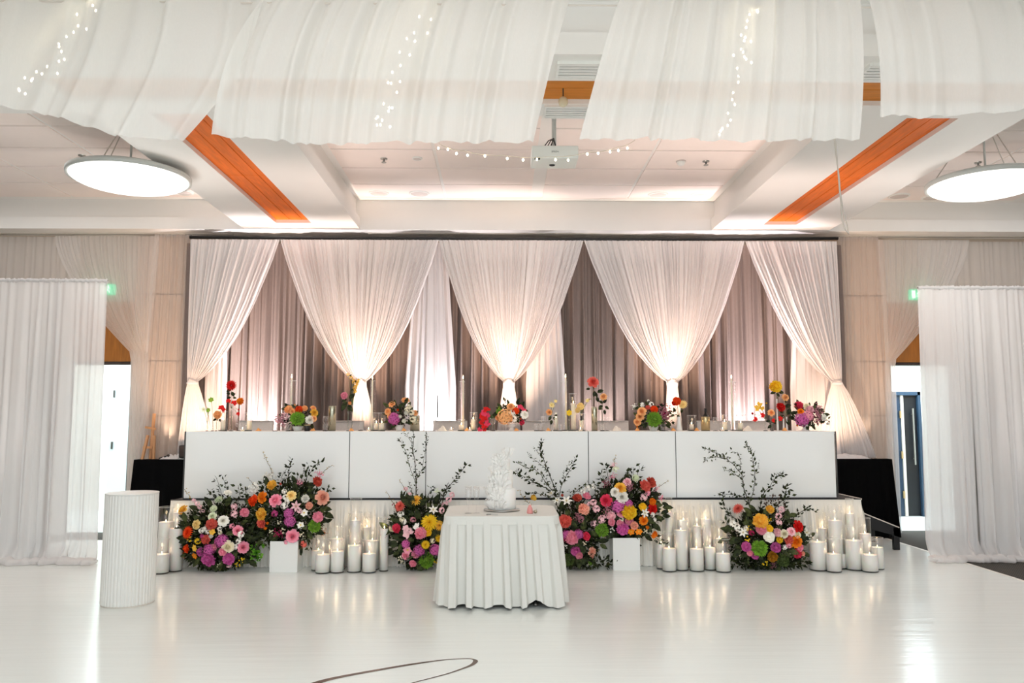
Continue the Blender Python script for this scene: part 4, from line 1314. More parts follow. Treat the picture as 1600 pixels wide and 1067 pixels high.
def tumbler(px, label, Y=9.25):
    x = PX(px, Y, 665)
    t = thing('water_tumbler', label, 'glass', (x, Y, ZT), 'water tumblers on the head table')
    obj('tumbler_wall', MB().lathe([(.027, .008), (.032, .08), (.0335, .085), (.031, .085), (.026, .012)], (x, Y, ZT), 18), M['glass'], t, True)
    obj('tumbler_base', MB().lathe([(0, 0), (.026, 0), (.027, .01), (0, .01)], (x, Y, ZT), 18), M['glass_base'], t, True)

def metal_cyl(a, c, ytop, label, m_, Y=9.35):
    x = PX((a + c) / 2, Y, 650); r_ = S(c - a, Y) / 2; h = PZ(ytop, Y) - ZT
    t = thing('metal_cylinder_vase', label, 'vase', (x, Y, ZT))
    obj('cylinder_wall', MB().lathe([(0, .006), (r_, .006), (r_, h - .004), (r_ - .002, h), (r_ - .004, h - .004), (r_ - .004, .02), (0, .02)], (x, Y, ZT), 32), m_, t, True)
    obj('base_ring', MB().lathe([(0, 0), (r_ * .96, 0), (r_ * .96, .006)], (x, Y, ZT), 32), M['panel_edge'], t)
    return t

def budvase(px, ytop, label, Y=9.3, r_=.014, m_=None):
    x = PX(px, Y, 650); h = PZ(ytop, Y) - ZT
    t = thing('bud_vase', label, 'vase', (x, Y, ZT))
    obj('vase_body', MB().lathe([(r_ * .5, .004), (r_ * 1.25, .006), (r_ * 1.35, h * .12), (r_, h * .4), (r_ * .7, h * .85), (r_ * .9, h), (r_ * .75, h), (r_ * .55, h * .85)], (x, Y, ZT), 16), m_ or M['glass'], t, True)
    obj('vase_foot', MB().lathe([(0, 0), (r_ * 1.25, 0), (r_ * 1.3, .008), (0, .008)], (x, Y, ZT), 16), M['glass_base'] if m_ is None else m_, t, True)
    return t

def napkin(px, label, m_, Y=9.22, w_=.09, h=.035):
    x = PX(px, Y, 672)
    r2 = random.Random(int(px))
    def fn(u, v):
        return (x + (u - .5) * w_, Y + (v - .5) * .07, ZT + .004 + h * (sin(pi * u) ** .7) * (sin(pi * v) ** .6) * (1 + .25 * sin(9 * u + 5 * v + px)))
    t = tag(obj('napkin', MB().grid(fn, 14, 8), M[m_], None, True), label, 'napkin', 'folded napkins on the head table')

tab_candle(345, 352, 656, 643, 'ivory candle in glass among the first peach and red blooms')
tab_candle(386, 393.5, 657, 645, 'ivory candle in glass beside the first grey chair back', ga=381, gc=394)
tealight(379, 'tealight between the red rose vase and the first tall candle')
tealight(576, 'tealight beside the tall taper behind the twig vase')
tab_candle(584.5, 591.5, 661, 645, 'ivory candle just left of its twin beside the magenta bowl', ga=581, gc=592, Y=9.38)
tab_candle(592.5, 600.5, 661, 645, 'ivory candle squeezed between its twin and the magenta bowl', ga=591, gc=602, Y=9.28)
tealight(705, 'tealight on the table beside the black taper holder')
tab_candle(717, 725, 664, 655, 'short ivory candle in front of the tall taper by the black taper', ga=715, gc=727)
tab_candle(736, 743, 655, 644.5, 'ivory candle in glass next to the red orchid cascade', ga=734, gc=746)
tealight(734, 'tealight in front of the candle next to the red orchids')
tab_candle(866, 871, 653, 645, 'ivory candle in glass among the pale yellow and peach buds', ga=864, gc=873)
tab_candle(892, 900, 630, 615, 'tall ivory candle in the wide tall glass tube', Y=9.4, ga=889, gc=901.5)
tab_candle(905, 912, 656, 646, 'ivory candle below the dark-necked bud bottle and yellow blooms')
tealight(907, 'tealight below the pale yellow blooms by the bottle')
tab_candle(1077, 1084, 663, 649, 'ivory candle in wide glass beside the bottle cooler', ga=1074, gc=1088)
tab_candle(1128, 1136, 659, 648, 'ivory candle in glass between the bottle cooler and tall taper', ga=1124, gc=1137)
tealight(1129, 'tealight between the bottle cooler and tall taper', Y=9.16)
tab_candle(1153, 1161, 661, 648, 'ivory candle in glass past the tall taper beside the yellow orchids', ga=1151, gc=1164)
taper(455, 588, 452, 463, 595, 'lit tall taper in a glass tube behind the green and peach bowl')
taper(581.5, 590, 578, 586.5, 595, 'lit tall taper in a glass tube beside the twig vase')
taper(723.5, 589, 717.5, 726.5, 596, 'lit tall taper in a glass tube beside the black unlit taper')
taper(884, 587, 876, 886.5, 596.5, 'lit tall taper in a glass tube beside the wide tall tube')
taper(1143.5, 588, 1140, 1150, 596.5, 'lit tall taper in a glass tube past the bottle cooler')
glass_vase(560, 567.5, 614, 'tall empty glass tube beside the yellow twig vase', 9.5)
glass_vase(548, 552, 634, 'slim clear glass tube holding the yellow blossom twig', 9.3)
metal_cyl(513, 525, 634, 'gold-tinted reflective cylinder beside the slim pink bloom vase', M['champagne'])
metal_cyl(641, 656, 649, 'short gold-tinted cylinder beside the magenta and peach bowl', M['champagne'])
metal_cyl(924, 933.5, 635.5, 'tall gold-tinted cylinder holding the coral rose', M['champagne'])
co = metal_cyl(1095, 1109, 651, 'metal wine cooler with a dark bottle standing in it', M['brass']); co.name = 'wine_cooler'; co['category'] = 'cooler'
x = PX(1102.5, 9.35, 650)
t = thing('wine_bottle', 'dark wine bottle standing in the metal cooler', 'bottle', (x, 9.35, ZT + .024))
zz = PZ(638, 9.35) - ZT
obj('bottle_body', MB().lathe([(0, .024), (.036, .024), (.037, .03), (.037, zz * .58), (.03, zz * .68), (.013, zz * .78), (.012, zz * .93)], (x, 9.35, ZT), 20), M['bottle'], t, True)
obj('bottle_capsule', MB().lathe([(.013, zz * .86), (.0135, zz), (0, zz)], (x, 9.35, ZT), 16), M['black'], t, True)
for px, lb, yt in ((373, 'wine glass in front of the red rose vase', 661), (509, 'wine glass beside the first gold-tinted cylinder', 650), (676.5, 'wine glass before the black taper holder', 655),
                   (849, 'wine glass behind the pale yellow buds', 650), (948, 'wine glass beside the tall coral rose cylinder', 652), (1118, 'wine glass just past the bottle cooler', 652),
                   (770, 'wine glass behind the red orchid cascade', 652), (1040, 'wine glass between the green bowl and the white flute vase', 660)):
    wineglass(px, lb, ytop=yt)
for px, lb in ((430, 'water tumbler beside the pink lilac of the first bowl'), (508, 'water tumbler in front of the wine glass by the first gold cylinder'), (450, 'water tumbler before the first flower bowl'),
               (838, 'water tumbler before the chair by the peach bowl'), (845, 'water tumbler beside the wine glass past the peach bowl'), (941, 'water tumbler beside the slim peach rose vase'), (1036, 'water tumbler beside the green flower bowl'),
               (875, 'water tumbler in front of the widest tall taper tube')):
    tumbler(px, lb)
for px, lb, m_ in ((404, 'orange napkin before the first grey chair', 'cream_orange'), (489, 'orange napkin beside the small dark votive', 'cream_orange'), (549, 'peach napkin near the slim pink bloom vase', 'cream_orange'), (631, 'orange napkin in front of the magenta and peach bowl', 'cream_orange'),
                   (691, 'cream napkin before the chair by the black taper', 'cream_napkin'), (729, 'orange napkin beside the candle near the red orchids', 'cream_orange'), (807, 'orange napkin beside the white pedestal bowl', 'cream_orange'), (857, 'peach napkin below the peach bud vase', 'cream_orange'),
                   (964, 'cream napkin before the chair by the coral rose', 'cream_napkin'), (996, 'orange napkin in front of the green flower bowl', 'cream_orange'), (1052, 'peach napkin before the white flute vase', 'cream_orange'), (1089, 'orange napkin at the foot of the bottle cooler', 'cream_orange'), (1226, 'orange napkin between the slim vases by the footed bowl', 'cream_orange'), (1168, 'cream napkin by the orchid vase', 'cream_napkin')):
    napkin(px, lb, m_, w_=.05 if m_ == 'cream_orange' else .1, h=.03 if m_ == 'cream_orange' else .05)
# dark votive, black taper, small bottle
x = PX(480, 9.2, 667)
t = thing('dark_votive', 'small dark votive holder below the white rose of the first bowl', 'holder', (x, 9.2, ZT))
obj('votive_cup', MB().lathe([(0, 0), (.03, 0), (.034, .065), (.031, .065), (.027, .006), (0, .006)], (x, 9.2, ZT), 18), M['black'], t, True)
obj('votive_rim', MB().lathe([(.031, .064), (.035, .064), (.035, .072), (.031, .072)], (x, 9.2, ZT), 18), M['brass'], t, True)
x = PX(683.5, 9.35, 650)
t = thing('black_taper_candle', 'unlit black taper candle in a clear glass holder', 'candle', (x, 9.35, ZT))
zz = PZ(650, 9.35) - ZT
obj('glass_holder', MB().lathe([(0, 0), (.04, 0), (.035, .006), (.008, .02), (.01, zz * .5), (.006, zz * .7), (.015, zz), (.012, zz)], (x, 9.35, ZT), 18), M['glass'], t, True)
obj('taper', MB().lathe([(0, zz - .02), (.008, zz - .02), (.0055, PZ(618, 9.35) - ZT), (0, PZ(617, 9.35) - ZT)], (x, 9.35, ZT), 10), M['bottle'], t, True)
x = PX(908, 9.25, 655)
t = thing('bud_bottle', 'small clear bottle with a dark neck holding pale yellow blooms', 'bottle', (x, 9.25, ZT))
obj('bottle_glass', MB().lathe([(0, .0), (.022, .0), (.024, .06), (.02, .10), (.01, .13)], (x, 9.25, ZT), 16), M['glass'], t, True)
obj('bottle_neck', MB().lathe([(.012, .12), (.009, .15), (.011, .17), (0, .17)], (x, 9.25, ZT), 14), M['bottle'], t, True)

# ------------------------------------------------------------------ flowers
FL = {}


def petal(mb, az, el0, el1, r0, L, W, cup=0.2, tip=0.0, nl=3, wave=0.0, zb=0.0, ph=0.0, blunt=False):
    """one petal: leaves the axis at elevation el0 and bends to el1"""
    ca, sa = cos(az), sin(az)
    pts = []
    r_, z = r0, zb
    for i in range(nl + 1):
        t_ = i / nl
        wv = sin(pi * min(1, (t_ * .85 + .12))) ** .7 * W * .5
        if blunt: wv = (.45, .85, 1.0, .72)[min(3, int(t_ * 3 + .01))] * W * .5
        if tip and i == nl: wv *= (1 - tip)
        row = []
        for j in (-1, 0, 1):
            off = j * wv
            dz = cup * wv * abs(j) + wave * W * sin(3 * t_ * pi + j * 2 + ph) * t_
            e = el0 + (el1 - el0) * t_
            rr_ = r_ - sin(e) * dz; zz_ = z + cos(e) * dz
            row.append((ca * rr_ - sa * off, sa * rr_ + ca * off, zz_))
        pts.append(row)
        e = el0 + (el1 - el0) * (t_ + .5 / nl)
        r_ += cos(e) * L / nl; z += sin(e) * L / nl
    vs = [q for row in pts for q in row]
    fs = []
    for i in range(nl):
        for j in range(2):
            a = i * 3 + j
            fs.append((a, a + 1, a + 4, a + 3))
    mb.add(vs, fs)


def R(a): return radians(a)


def dark(h):  # petal colour darkened: shade between the florets put into the colour
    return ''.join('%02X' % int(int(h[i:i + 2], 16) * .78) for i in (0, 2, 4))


def flower_mesh(kind, hexc, var=0):
    key = (kind, hexc, var)
    if key in FL: return FL[key]
    rg = random.Random(sum(map(ord, kind)) + var * 17)
    m = MB()
    mats = [petal_mat(hexc)]
    if kind == 'rose':
        for n, L, W, e0, e1, r0, z in ((3, .42, .42, 95, 100, .05, .12), (4, .5, .5, 86, 98, .12, .08), (5, .58, .62, 74, 88, .2, .03), (5, .66, .72, 55, 62, .26, 0), (6, .74, .8, 30, 18, .3, -.03), (6, .78, .85, 8, -18, .3, -.08)):
            o = rg.uniform(0, 6)
            for i in range(n): petal(m, o + 2 * pi * i / n + rg.uniform(-.1, .1), R(e0), R(e1 + rg.uniform(-8, 8)), r0, L, W, .28, 0, 3, .04, z, rg.uniform(0, 6), True)
        m.ball((0, 0, -.1), .3, 8, 5)
    elif kind == 'dahlia':
        for n, L, W, e0, e1, r0 in ((6, .3, .16, 88, 80, .02), (9, .5, .2, 70, 60, .06), (13, .66, .24, 50, 38, .08), (15, .82, .26, 28, 16, .1), (16, .92, .28, 8, -4, .1), (16, .9, .28, -10, -30, .1)):
            o = rg.uniform(0, 6)
            for i in range(n): petal(m, o + 2 * pi * i / n, R(e0), R(e1), r0, L, W, .5, .55, 2, 0, .0)
    elif kind == 'ruffle':      # carnation, peony, chrysanthemum ball
        k = 64
        for i in range(k):
            ph = math.acos(1 - 1.35 * (i + .5) / k); az = i * 2.39996
            e = pi / 2 - ph
            petal(m, az, e + rg.uniform(-.2, .3), e + rg.uniform(-.1, .7), .12 + .18 * sin(ph), .62 + rg.uniform(-.1, .1), .5, .1, -.35, 2, .24, .1 * cos(ph), rg.uniform(0, 6))
        m.ball((0, 0, .05), .45, 8, 6)
    elif kind == 'hydrangea':
        k = 70
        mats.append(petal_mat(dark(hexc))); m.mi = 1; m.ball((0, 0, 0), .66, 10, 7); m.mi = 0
        for i in range(k):
            ph = math.acos(1 - 1.62 * (i + .5) / k); az = i * 2.39996
            d = Vector((sin(ph) * cos(az), sin(ph) * sin(az), cos(ph)))
            c_ = d * rg.uniform(.72, 1.0)
            a = d.orthogonal().normalized(); b_ = d.cross(a)
            th = rg.uniform(0, 6); s = .2
            for q in range(4):
                an = th + q * pi / 2
                u = a * cos(an) + b_ * sin(an); w_ = d.cross(u)
                m.add([c_ - d * .04, c_ + u * s * .6 + w_ * s * .5 + d * .03, c_ + u * s * 1.15 + d * .02, c_ + u * s * .6 - w_ * s * .5 + d * .03], [(0, 1, 2, 3)])
    elif kind == 'open':        # open five-petal bloom with a centre
        mats.append(petal_mat('E2C34A'))
        for i in range(6): petal(m, 2 * pi * i / 6 + rg.uniform(-.12, .12), R(28), R(4), .1, .88, .72, .12, .15, 3, .05, 0, rg.uniform(0, 6))
        m.mi = 1; m.ball((0, 0, .1), .2, 8, 5, (1, 1, .6))
    elif kind == 'lily':
        mats.append(petal_mat('C9B25A'))
        for i in range(6): petal(m, 2 * pi * i / 6, R(45), R(-10), .05, 1.0, .42, .3, .85, 3, .05, (.06 if i % 2 else 0))
        m.mi = 1
        for i in range(5):
            a = 2 * pi * i / 5; m.tube([(0, 0, .1), (.18 * cos(a), .18 * sin(a), .55)], .025, 4)
    elif kind == 'bud':
        for n, L, W, e0, e1, r0 in ((3, .9, .7, 78, 108, .2), (4, .95, .8, 66, 104, .3), (5, .8, .8, 55, 88, .34)):
            o = rg.uniform(0, 6)
            for i in range(n): petal(m, o + 2 * pi * i / n, R(e0), R(e1), r0, L, W, .3, .4, 3)
        m.ball((0, 0, .15), .42, 8, 6)
    elif kind == 'pompon':
        k = 90
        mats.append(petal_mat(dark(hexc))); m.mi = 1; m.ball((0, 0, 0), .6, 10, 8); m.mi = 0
        for i in range(k):
            ph = math.acos(1 - 1.7 * (i + .5) / k); az = i * 2.39996
            e = pi / 2 - ph
            petal(m, az + rg.uniform(-.15, .15), e + rg.uniform(-.1, .5), e + rg.uniform(.2, 1.0), .55 * sin(ph), rg.uniform(.36, .52), .26, .5, .3, 2, .1, .55 * cos(ph), rg.uniform(0, 6))
    elif kind == 'cluster':     # small flowers bunched
        for i in range(8):
            ph = math.acos(1 - 1.4 * (i + .5) / 8); az = i * 2.39996
            d = Vector((sin(ph) * cos(az), sin(ph) * sin(az), cos(ph)))
            c_ = d * rg.uniform(.5, .75)
            a = d.orthogonal().normalized(); b_ = d.cross(a)
            th = rg.uniform(0, 6); s = .48
            m.ball(c_, .14, 6, 4)
            for q in range(5):
                an = th + q * 2 * pi / 5
                u = a * cos(an) + b_ * sin(an); w_ = d.cross(u)
                m.add([c_, c_ + u * s * .6 + w_ * s * .42 + d * .1, c_ + u * s + d * .12, c_ + u * s * .6 - w_ * s * .42 + d * .1], [(0, 1, 2, 3)])
    elif kind == 'berries':
        for i in range(7):
            m.ball((rg.uniform(-.7, .7), rg.uniform(-.6, .6), rg.uniform(-.3, .4)), rg.uniform(.2, .3), 7, 5)
    elif kind == 'lilac':       # airy florets, lilac or astilbe
        for i in range(60):
            d = Vector((rg.gauss(0, .42), rg.gauss(0, .42), rg.gauss(0, .3)))
            if d.length > 1: d.normalize()
            a = Vector((rg.uniform(-1, 1), rg.uniform(-1, 1), rg.uniform(.2, 1))).normalized(); b_ = a.orthogonal().normalized(); c_ = a.cross(b_)
            s = .13
            m.add([d + b_ * s, d + c_ * s, d - b_ * s, d - c_ * s], [(0, 1, 2, 3)])
            d2 = d + a * .1
            m.add([d2 + b_ * s * .6, d2 + c_ * s * .6, d2 - b_ * s * .6, d2 - c_ * s * .6], [(0, 1, 2, 3)])
    elif kind == 'orchid':
        for i, (an, L, W) in enumerate(((90, .9, .95), (210, .85, .5), (330, .85, .5), (20, .85, .8), (160, .85, .8))):
            petal(m, R(an), R(18), R(-6), .06, L, W, .1, .2, 3, .04, .0)
        m.ball((0, -.1, .12), .2, 7, 5)
    FL[key] = m.mesh(kind, mats, kind in ('rose', 'bud'))
    return FL[key]


CO = {'y': 'F0BE4A', 'py': 'F3DA96', 'yy': 'EFC92E', 'pe': 'F3B97E', 'o': 'F08A1E', 'or': 'E8501A', 'r': 'D6201C', 'co': 'DE6A5C', 'hp': 'E0405E', 'p': 'EE9CB0', 'lp': 'F4C6CC',
      'm': 'CF66A8', 'cr': '9E1C4E', 'w': 'F6F3EA', 'cw': 'F1E8CC', 'wg': 'EAF0D4', 'g': '86B240', 'dg': '5A6B3A', 'mv': 'B67A86', 'br': 'A8663E', 'gb': 'A9741C', 'tc': 'C2503E', 'pp': 'F2B49C', 'cm': 'B8467E', 'or2': 'F2A25C'}
NAME = {'rose': 'rose', 'dahlia': 'dahlia', 'ruffle': 'ruffled_bloom', 'hydrangea': 'hydrangea', 'open': 'open_bloom', 'lily': 'lily', 'bud': 'flower_bud', 'pompon': 'pompon_bloom',
        'cluster': 'blossom_cluster', 'berries': 'berry_cluster', 'lilac': 'lilac_spray', 'orchid': 'orchid_bloom'}
_fi = [0]


def put_flower(t, kind, col, px, py, dpx, Y, n=None, name=None):
    _fi[0] += 1
    rg = random.Random(_fi[0])
    p = P(px, py, Y)
    me = flower_mesh(kind, CO.get(col, col), _fi[0] % 2)
    o = bpy.data.objects.new(name or NAME[kind], me); COL.objects.link(o)
    o.parent = t
    o.location = p - wloc(t)
    if kind in ('lilac', 'berries'): o['kind'] = 'stuff'
    s = S(dpx, Y) / 2 * 1.08
    o.scale = (s, s, s)
    d = Vector(n) if n is not None else Vector((rg.uniform(-.35, .35), -1, rg.uniform(.0, .5)))
    q = d.to_track_quat('Z', 'Y') @ Quaternion((0, 0, 1), rg.uniform(0, 6.28))
    o.rotation_mode = 'QUATERNION'; o.rotation_quaternion = q
    return o


def branch(t, pts, Y, leaf, dens, m_, name='leafy_branch', seed=0, r_=.004, ytip=0.0, droop=0, W=.5):
    """stem through photo points at depth Y with leaves along it: one part"""
    rg = random.Random(seed + int(pts[0][0] * 7))
    w_ = []
    for i, (a, c) in enumerate(pts):
        w_.append(P(a, c, Y + ytip * i / max(1, len(pts) - 1)))
    m = MB()
    L = []
    for k in range(len(w_) - 1):
        for q in range(5): L.append(w_[k].lerp(w_[k + 1], q / 5) + Vector((rg.uniform(-1, 1), rg.uniform(-1, 1), rg.uniform(-1, 1))) * .004)
    L.append(w_[-1])
    m.tube(L, r_, 5, r_ * .4)
    m.mi = 1
    tot = sum((b_ - a).length for a, b_ in zip(w_, w_[1:]))
    n = int(tot * dens * 1.1)
    for i in range(n):
        f = (i + .5 + rg.uniform(-.4, .4)) / n * (len(L) - 1)
        k = min(int(f), len(L) - 2)
        p = L[k].lerp(L[k + 1], f - k)
        tdir = (L[k + 1] - L[k]).normalized()
        d = (tdir * rg.uniform(.1, .8) + Vector((rg.uniform(-1, 1), rg.uniform(-1, .6), rg.uniform(-.6, .9)))).normalized()
        s = leaf * rg.uniform(.85, 1.65)
        p = p + d * s * rg.uniform(.05, .7)
        m.leaf(p, d, s, s * W * 1.15, .12, Vector((rg.uniform(-1, 1), rg.uniform(-1, 1), rg.uniform(-1, 1))))
    o = obj(name, m, [M['twig'], M[m_]], t, False)
    return o


def leaves_mass(t, cx, cy, rx, ry, Y, dep, n, size, m_, seed, name='foliage', zmin=None):
    rg = random.Random(seed)
    m = MB()
    c = P(cx, cy, Y)
    RX, RZ = S(rx, Y), S(ry, Y)
    for i in range(n):
        while True:
            a, b_, e = rg.uniform(-1, 1), rg.uniform(-1, 1), rg.uniform(-1, 1)
            if a * a + b_ * b_ + e * e <= 1: break
        p = Vector((c.x + a * RX, Y + b_ * dep, c.z + e * RZ))
        d = Vector((a + rg.uniform(-.6, .6), b_ - .5 + rg.uniform(-.6, .6), e + rg.uniform(-.3, .7)))
        if d.length < .1: d = Vector((0, -1, 0))
        s = size * rg.uniform(.65, 1.45)
        if zmin is not None and p.z < zmin + s * .5: p.z = zmin + s * .5 + rg.uniform(0, .03)
        m.leaf(p, d, s, s * .5, .15)
    o = obj(name, m, [M[m_]], t, False)
    o['kind'] = 'stuff'
    return o


def big_leaf(t, px, py, ang, Lpx, Y, m_='leaf', W=.5):
    """a single large leaf as its own part"""
    rg = random.Random(int(px * 13 + py))
    p = P(px, py, Y) - wloc(t)
    L_ = S(Lpx, Y)
    a = R(ang)
    d = Vector((cos(a), rg.uniform(-.45, .1), sin(a))).normalized()
    m = MB()
    sd = d.cross(Vector((0, -1, .3))).normalized(); nn = sd.cross(d)
    prof = [(0, .05), (.2, .75), (.45, 1), (.75, .7), (1, .02)]
    vs = []
    for s_, w_ in prof:
        c = p + d * (s_ * L_) - nn * (L_ * .12 * s_ * s_)
        k = L_ * W * .5 * w_
        vs += [c + sd * k + nn * k * .3, c, c - sd * k + nn * k * .3]
    m.add(vs, [(i * 3 + j, i * 3 + j + 1, i * 3 + j + 4, i * 3 + j + 3) for i in range(4) for j in range(2)])
    return obj('leaf', m, M[m_], t, True, local=True)


def dome(px, py, cx, cy, rx, ry, Y, dep):
    q = ((px - cx) / rx) ** 2 + ((py - cy) / ry) ** 2
    h = sqrt(max(0, 1 - q))
    return Y - dep * h, Vector(((px - cx) / rx * .8, -.5 - h * .7, -(py - cy) / ry * .7 + .15))

# ------------------------------------------------------------------ floor arrangements
def arrangement(label, base, Y, dep, shape, flowers, zmin=FZ):
    t = thing('flower_arrangement', label, 'flowers', (PX(base, Y, 880), Y, zmin))
    cx, cy, rx, ry = shape
    for f in flowers:
        kind, col, px, py, d = f[:5]
        y, n = dome(px, py, cx, cy, rx, ry, Y, dep)
        rg = random.Random(int(px * 3 + py * 5))
        n = n + Vector((rg.uniform(-.25, .25), 0, rg.uniform(-.25, .25)))
        put_flower(t, kind, col, px, py, d, y - .02 + rg.uniform(-.02, .03), n)
    return t

r0 = random.Random(77)
def scatter_leaves(t, cx, cy, rx, ry, Y, dep, n, Lpx, seed, m_=('leaf', 'leaf', 'leaf_mid')):
    rg = random.Random(seed)
    for i in range(n):
        a = rg.uniform(0, 2 * pi); q = sqrt(rg.random())
        px, py = cx + rx * q * cos(a), cy + ry * q * sin(a)
        y, _ = dome(px, py, cx, cy, rx * 1.05, ry * 1.05, Y, dep)
        an = math.degrees(atan2(-(py - cy), px - cx)) + rg.uniform(-50, 50)
        big_leaf(t, px, min(py, 876), an, Lpx * rg.uniform(.7, 1.25), y + .01, rg.choice(m_))

YA = 8.74
A = arrangement('floor flowers nearest the fluted plinth, orange and magenta blooms with a lime sprig', 342, YA, .17, (343, 836, 66, 54), [
    ('rose', 'y', 286, 797, 15), ('rose', 'py', 307, 819.5, 13), ('dahlia', 'or', 293, 832, 19), ('ruffle', 'or', 292, 857, 13), ('open', 'o', 289, 867, 11), ('open', 'o', 305, 868, 11), ('open', 'y', 305, 856, 12),
    ('rose', 'py', 282, 878, 12), ('bud', 'w', 280, 865, 9), ('cluster', 'w', 315, 829, 10), ('cluster', 'w', 325, 831, 9), ('open', 'y', 332, 831, 10), ('ruffle', 'co', 331, 819, 18), ('ruffle', 'wg', 343, 781, 14),
    ('rose', 'w', 356, 770, 11), ('ruffle', 'wg', 334, 795, 12), ('rose', 'wg', 332, 807, 12), ('rose', 'w', 349, 814, 15), ('cluster', 'lp', 366, 792, 12), ('cluster', 'lp', 366, 803, 12), ('ruffle', 'p', 382, 801, 15), ('bud', 'w', 393, 805, 10),
    ('ruffle', 'co', 322, 843, 15), ('bud', 'w', 331, 838, 11), ('cluster', 'w', 343, 826, 8), ('cluster', 'cw', 344, 832, 8), ('hydrangea', 'm', 346, 845, 20), ('rose', 'cw', 356, 854, 17), ('rose', 'p', 371.5, 829, 14), ('cluster', 'w', 376, 835, 12),
    ('cluster', 'w', 373, 845, 10), ('cluster', 'w', 368, 854, 10), ('rose', 'p', 380, 855, 16), ('ruffle', 'm', 314, 862, 14), ('hydrangea', 'm', 327, 858, 17), ('ruffle', 'm', 326, 873, 23), ('ruffle', 'p', 348, 862, 13), ('ruffle', 'm', 357, 873, 19),
    ('ruffle', 'p', 334, 855, 11), ('berries', 'yy', 377, 875, 10), ('berries', 'yy', 371, 882, 9), ('berries', 'cw', 301, 878, 7), ('berries', 'cw', 342, 883, 7), ('cluster', 'yy', 309, 845, 11), ('berries', 'yy', 296, 842, 9), ('cluster', 'cm', 316, 838, 8),
    ('cluster', 'lp', 358, 884, 8), ('berries', 'w', 306, 884, 6), ('cluster', 'w', 320, 826, 8), ('cluster', 'p', 362, 822, 9)])
leaves_mass(A, 343, 838, 62, 50, YA, .13, 2025, .055, 'leaf', 1, zmin=FZ)
leaves_mass(A, 372, 812, 26, 26, YA, .08, 260, .03, 'leaf_brown', 2, 'bronze_foliage', zmin=FZ)
scatter_leaves(A, 343, 838, 66, 52, YA, .14, 70, 15, 3)
for p in ([(345, 800), (336, 778), (326, 766)], [(352, 795), (346, 770), (338, 746)], [(358, 792), (356, 770), (349, 748)], [(368, 795), (375, 775), (372, 758)], [(380, 795), (388, 778), (384, 764)], [(300, 830), (296, 812), (297, 800)]):
    branch(A, p, YA, .035, 60, 'leaf', seed=5)
branch(A, [(330, 815), (318, 797), (300, 780), (288, 764)], YA - .05, .016, 60, 'leaf_gold', 'blossom_twig', 6, .003)
for px, py in ((303, 782), (312, 792), (316, 799), (308, 787)): put_flower(A, 'cluster', 'lp', px, py, 8, YA - .06)
lg = MB()
rg = random.Random(3)
for i in range(40):
    p = P(401 + rg.gauss(0, 5), 866 + rg.gauss(0, 6), YA - .14)
    lg.leaf(p, (rg.uniform(-1, 1), -.6, rg.uniform(-.8, 1)), .05, .035, .3)
obj('lime_leaf_sprig', lg, [M['leaf_lime']], A)['label'] = 'bright lime green leaf sprig'

YB = 8.74
Bq = arrangement('tall flower arrangement rising from the first white box planter', 447, YB, .17, (450, 800, 66, 58), [
    ('ruffle', 'y', 425, 758, 16), ('rose', 'py', 455, 774.5, 14), ('rose', 'p', 430.5, 782, 18), ('ruffle', 'or', 396.5, 782, 18), ('rose', 'o', 410, 777, 16), ('ruffle', 'y', 409, 803, 20), ('ruffle', 'co', 409, 817, 16), ('bud', 'o', 419, 817, 7),
    ('bud', 'o', 416, 825, 8), ('cluster', 'w', 444, 768, 9), ('cluster', 'w', 446, 777, 11), ('cluster', 'w', 444, 790, 12), ('cluster', 'w', 449, 783, 10), ('lily', 'lp', 463, 791, 17), ('pompon', 'w', 477, 779, 13), ('open', 'w', 475, 801, 12), ('ruffle', 'pp', 483, 790, 12),
    ('ruffle', 'tc', 495.5, 753, 17), ('lilac', 'p', 499, 740, 14), ('rose', 'pp', 503.5, 777.5, 20), ('ruffle', 'p', 496.5, 807.5, 17), ('pompon', 'g', 491, 822, 20), ('hydrangea', 'm', 451, 802, 15), ('hydrangea', 'm', 453, 814, 17), ('cluster', 'cm', 429.5, 802, 12),
    ('lilac', 'cr', 434.6, 833, 16), ('rose', 'p', 457, 837.5, 18), ('open', 'w', 469.6, 820, 12), ('berries', 'cw', 436, 816, 8), ('berries', 'cw', 424, 831, 8), ('berries', 'cw', 442, 829, 9), ('berries', 'cw', 472, 836, 9), ('cluster', 'co', 474, 850, 13), ('cluster', 'co', 465.5, 856, 11),
    ('cluster', 'p', 447, 847, 9), ('lilac', 'p', 468, 754, 11), ('lilac', 'br', 506, 832, 13), ('bud', 'co', 439, 757, 6), ('lilac', 'w', 419, 744, 22), ('lilac', 'w', 398, 763, 20), ('cluster', 'lp', 468, 798, 10), ('berries', 'r', 504, 772, 4)])
leaves_mass(Bq, 450, 800, 58, 48, YB, .13, 2025, .05, 'leaf', 11, zmin=FZ)
leaves_mass(Bq, 412, 838, 22, 16, YB - .02, .06, 200, .03, 'leaf_mid', 12, 'grey_green_foliage', zmin=FZ)
leaves_mass(Bq, 478, 776, 22, 20, YB, .08, 260, .032, 'leaf_mid', 13, 'light_foliage')
scatter_leaves(Bq, 450, 802, 62, 50, YB, .14, 75, 15, 14)
for p in ([(446, 780), (448, 755), (452, 735), (456, 719)], [(452, 785), (444, 762), (440, 745), (450, 728)], [(470, 775), (480, 745), (490, 730), (501, 721)], [(470, 770), (472, 742), (483, 727)], [(430, 780), (418, 760), (405, 756)], [(495, 790), (508, 772), (514, 762)], [(395, 800), (386, 778), (382, 765)],
          [(478, 840), (484, 852), (486, 860)], [(462, 770), (462, 752), (466, 742)]):
    branch(Bq, p, YB, .036, 62, 'leaf', seed=15)
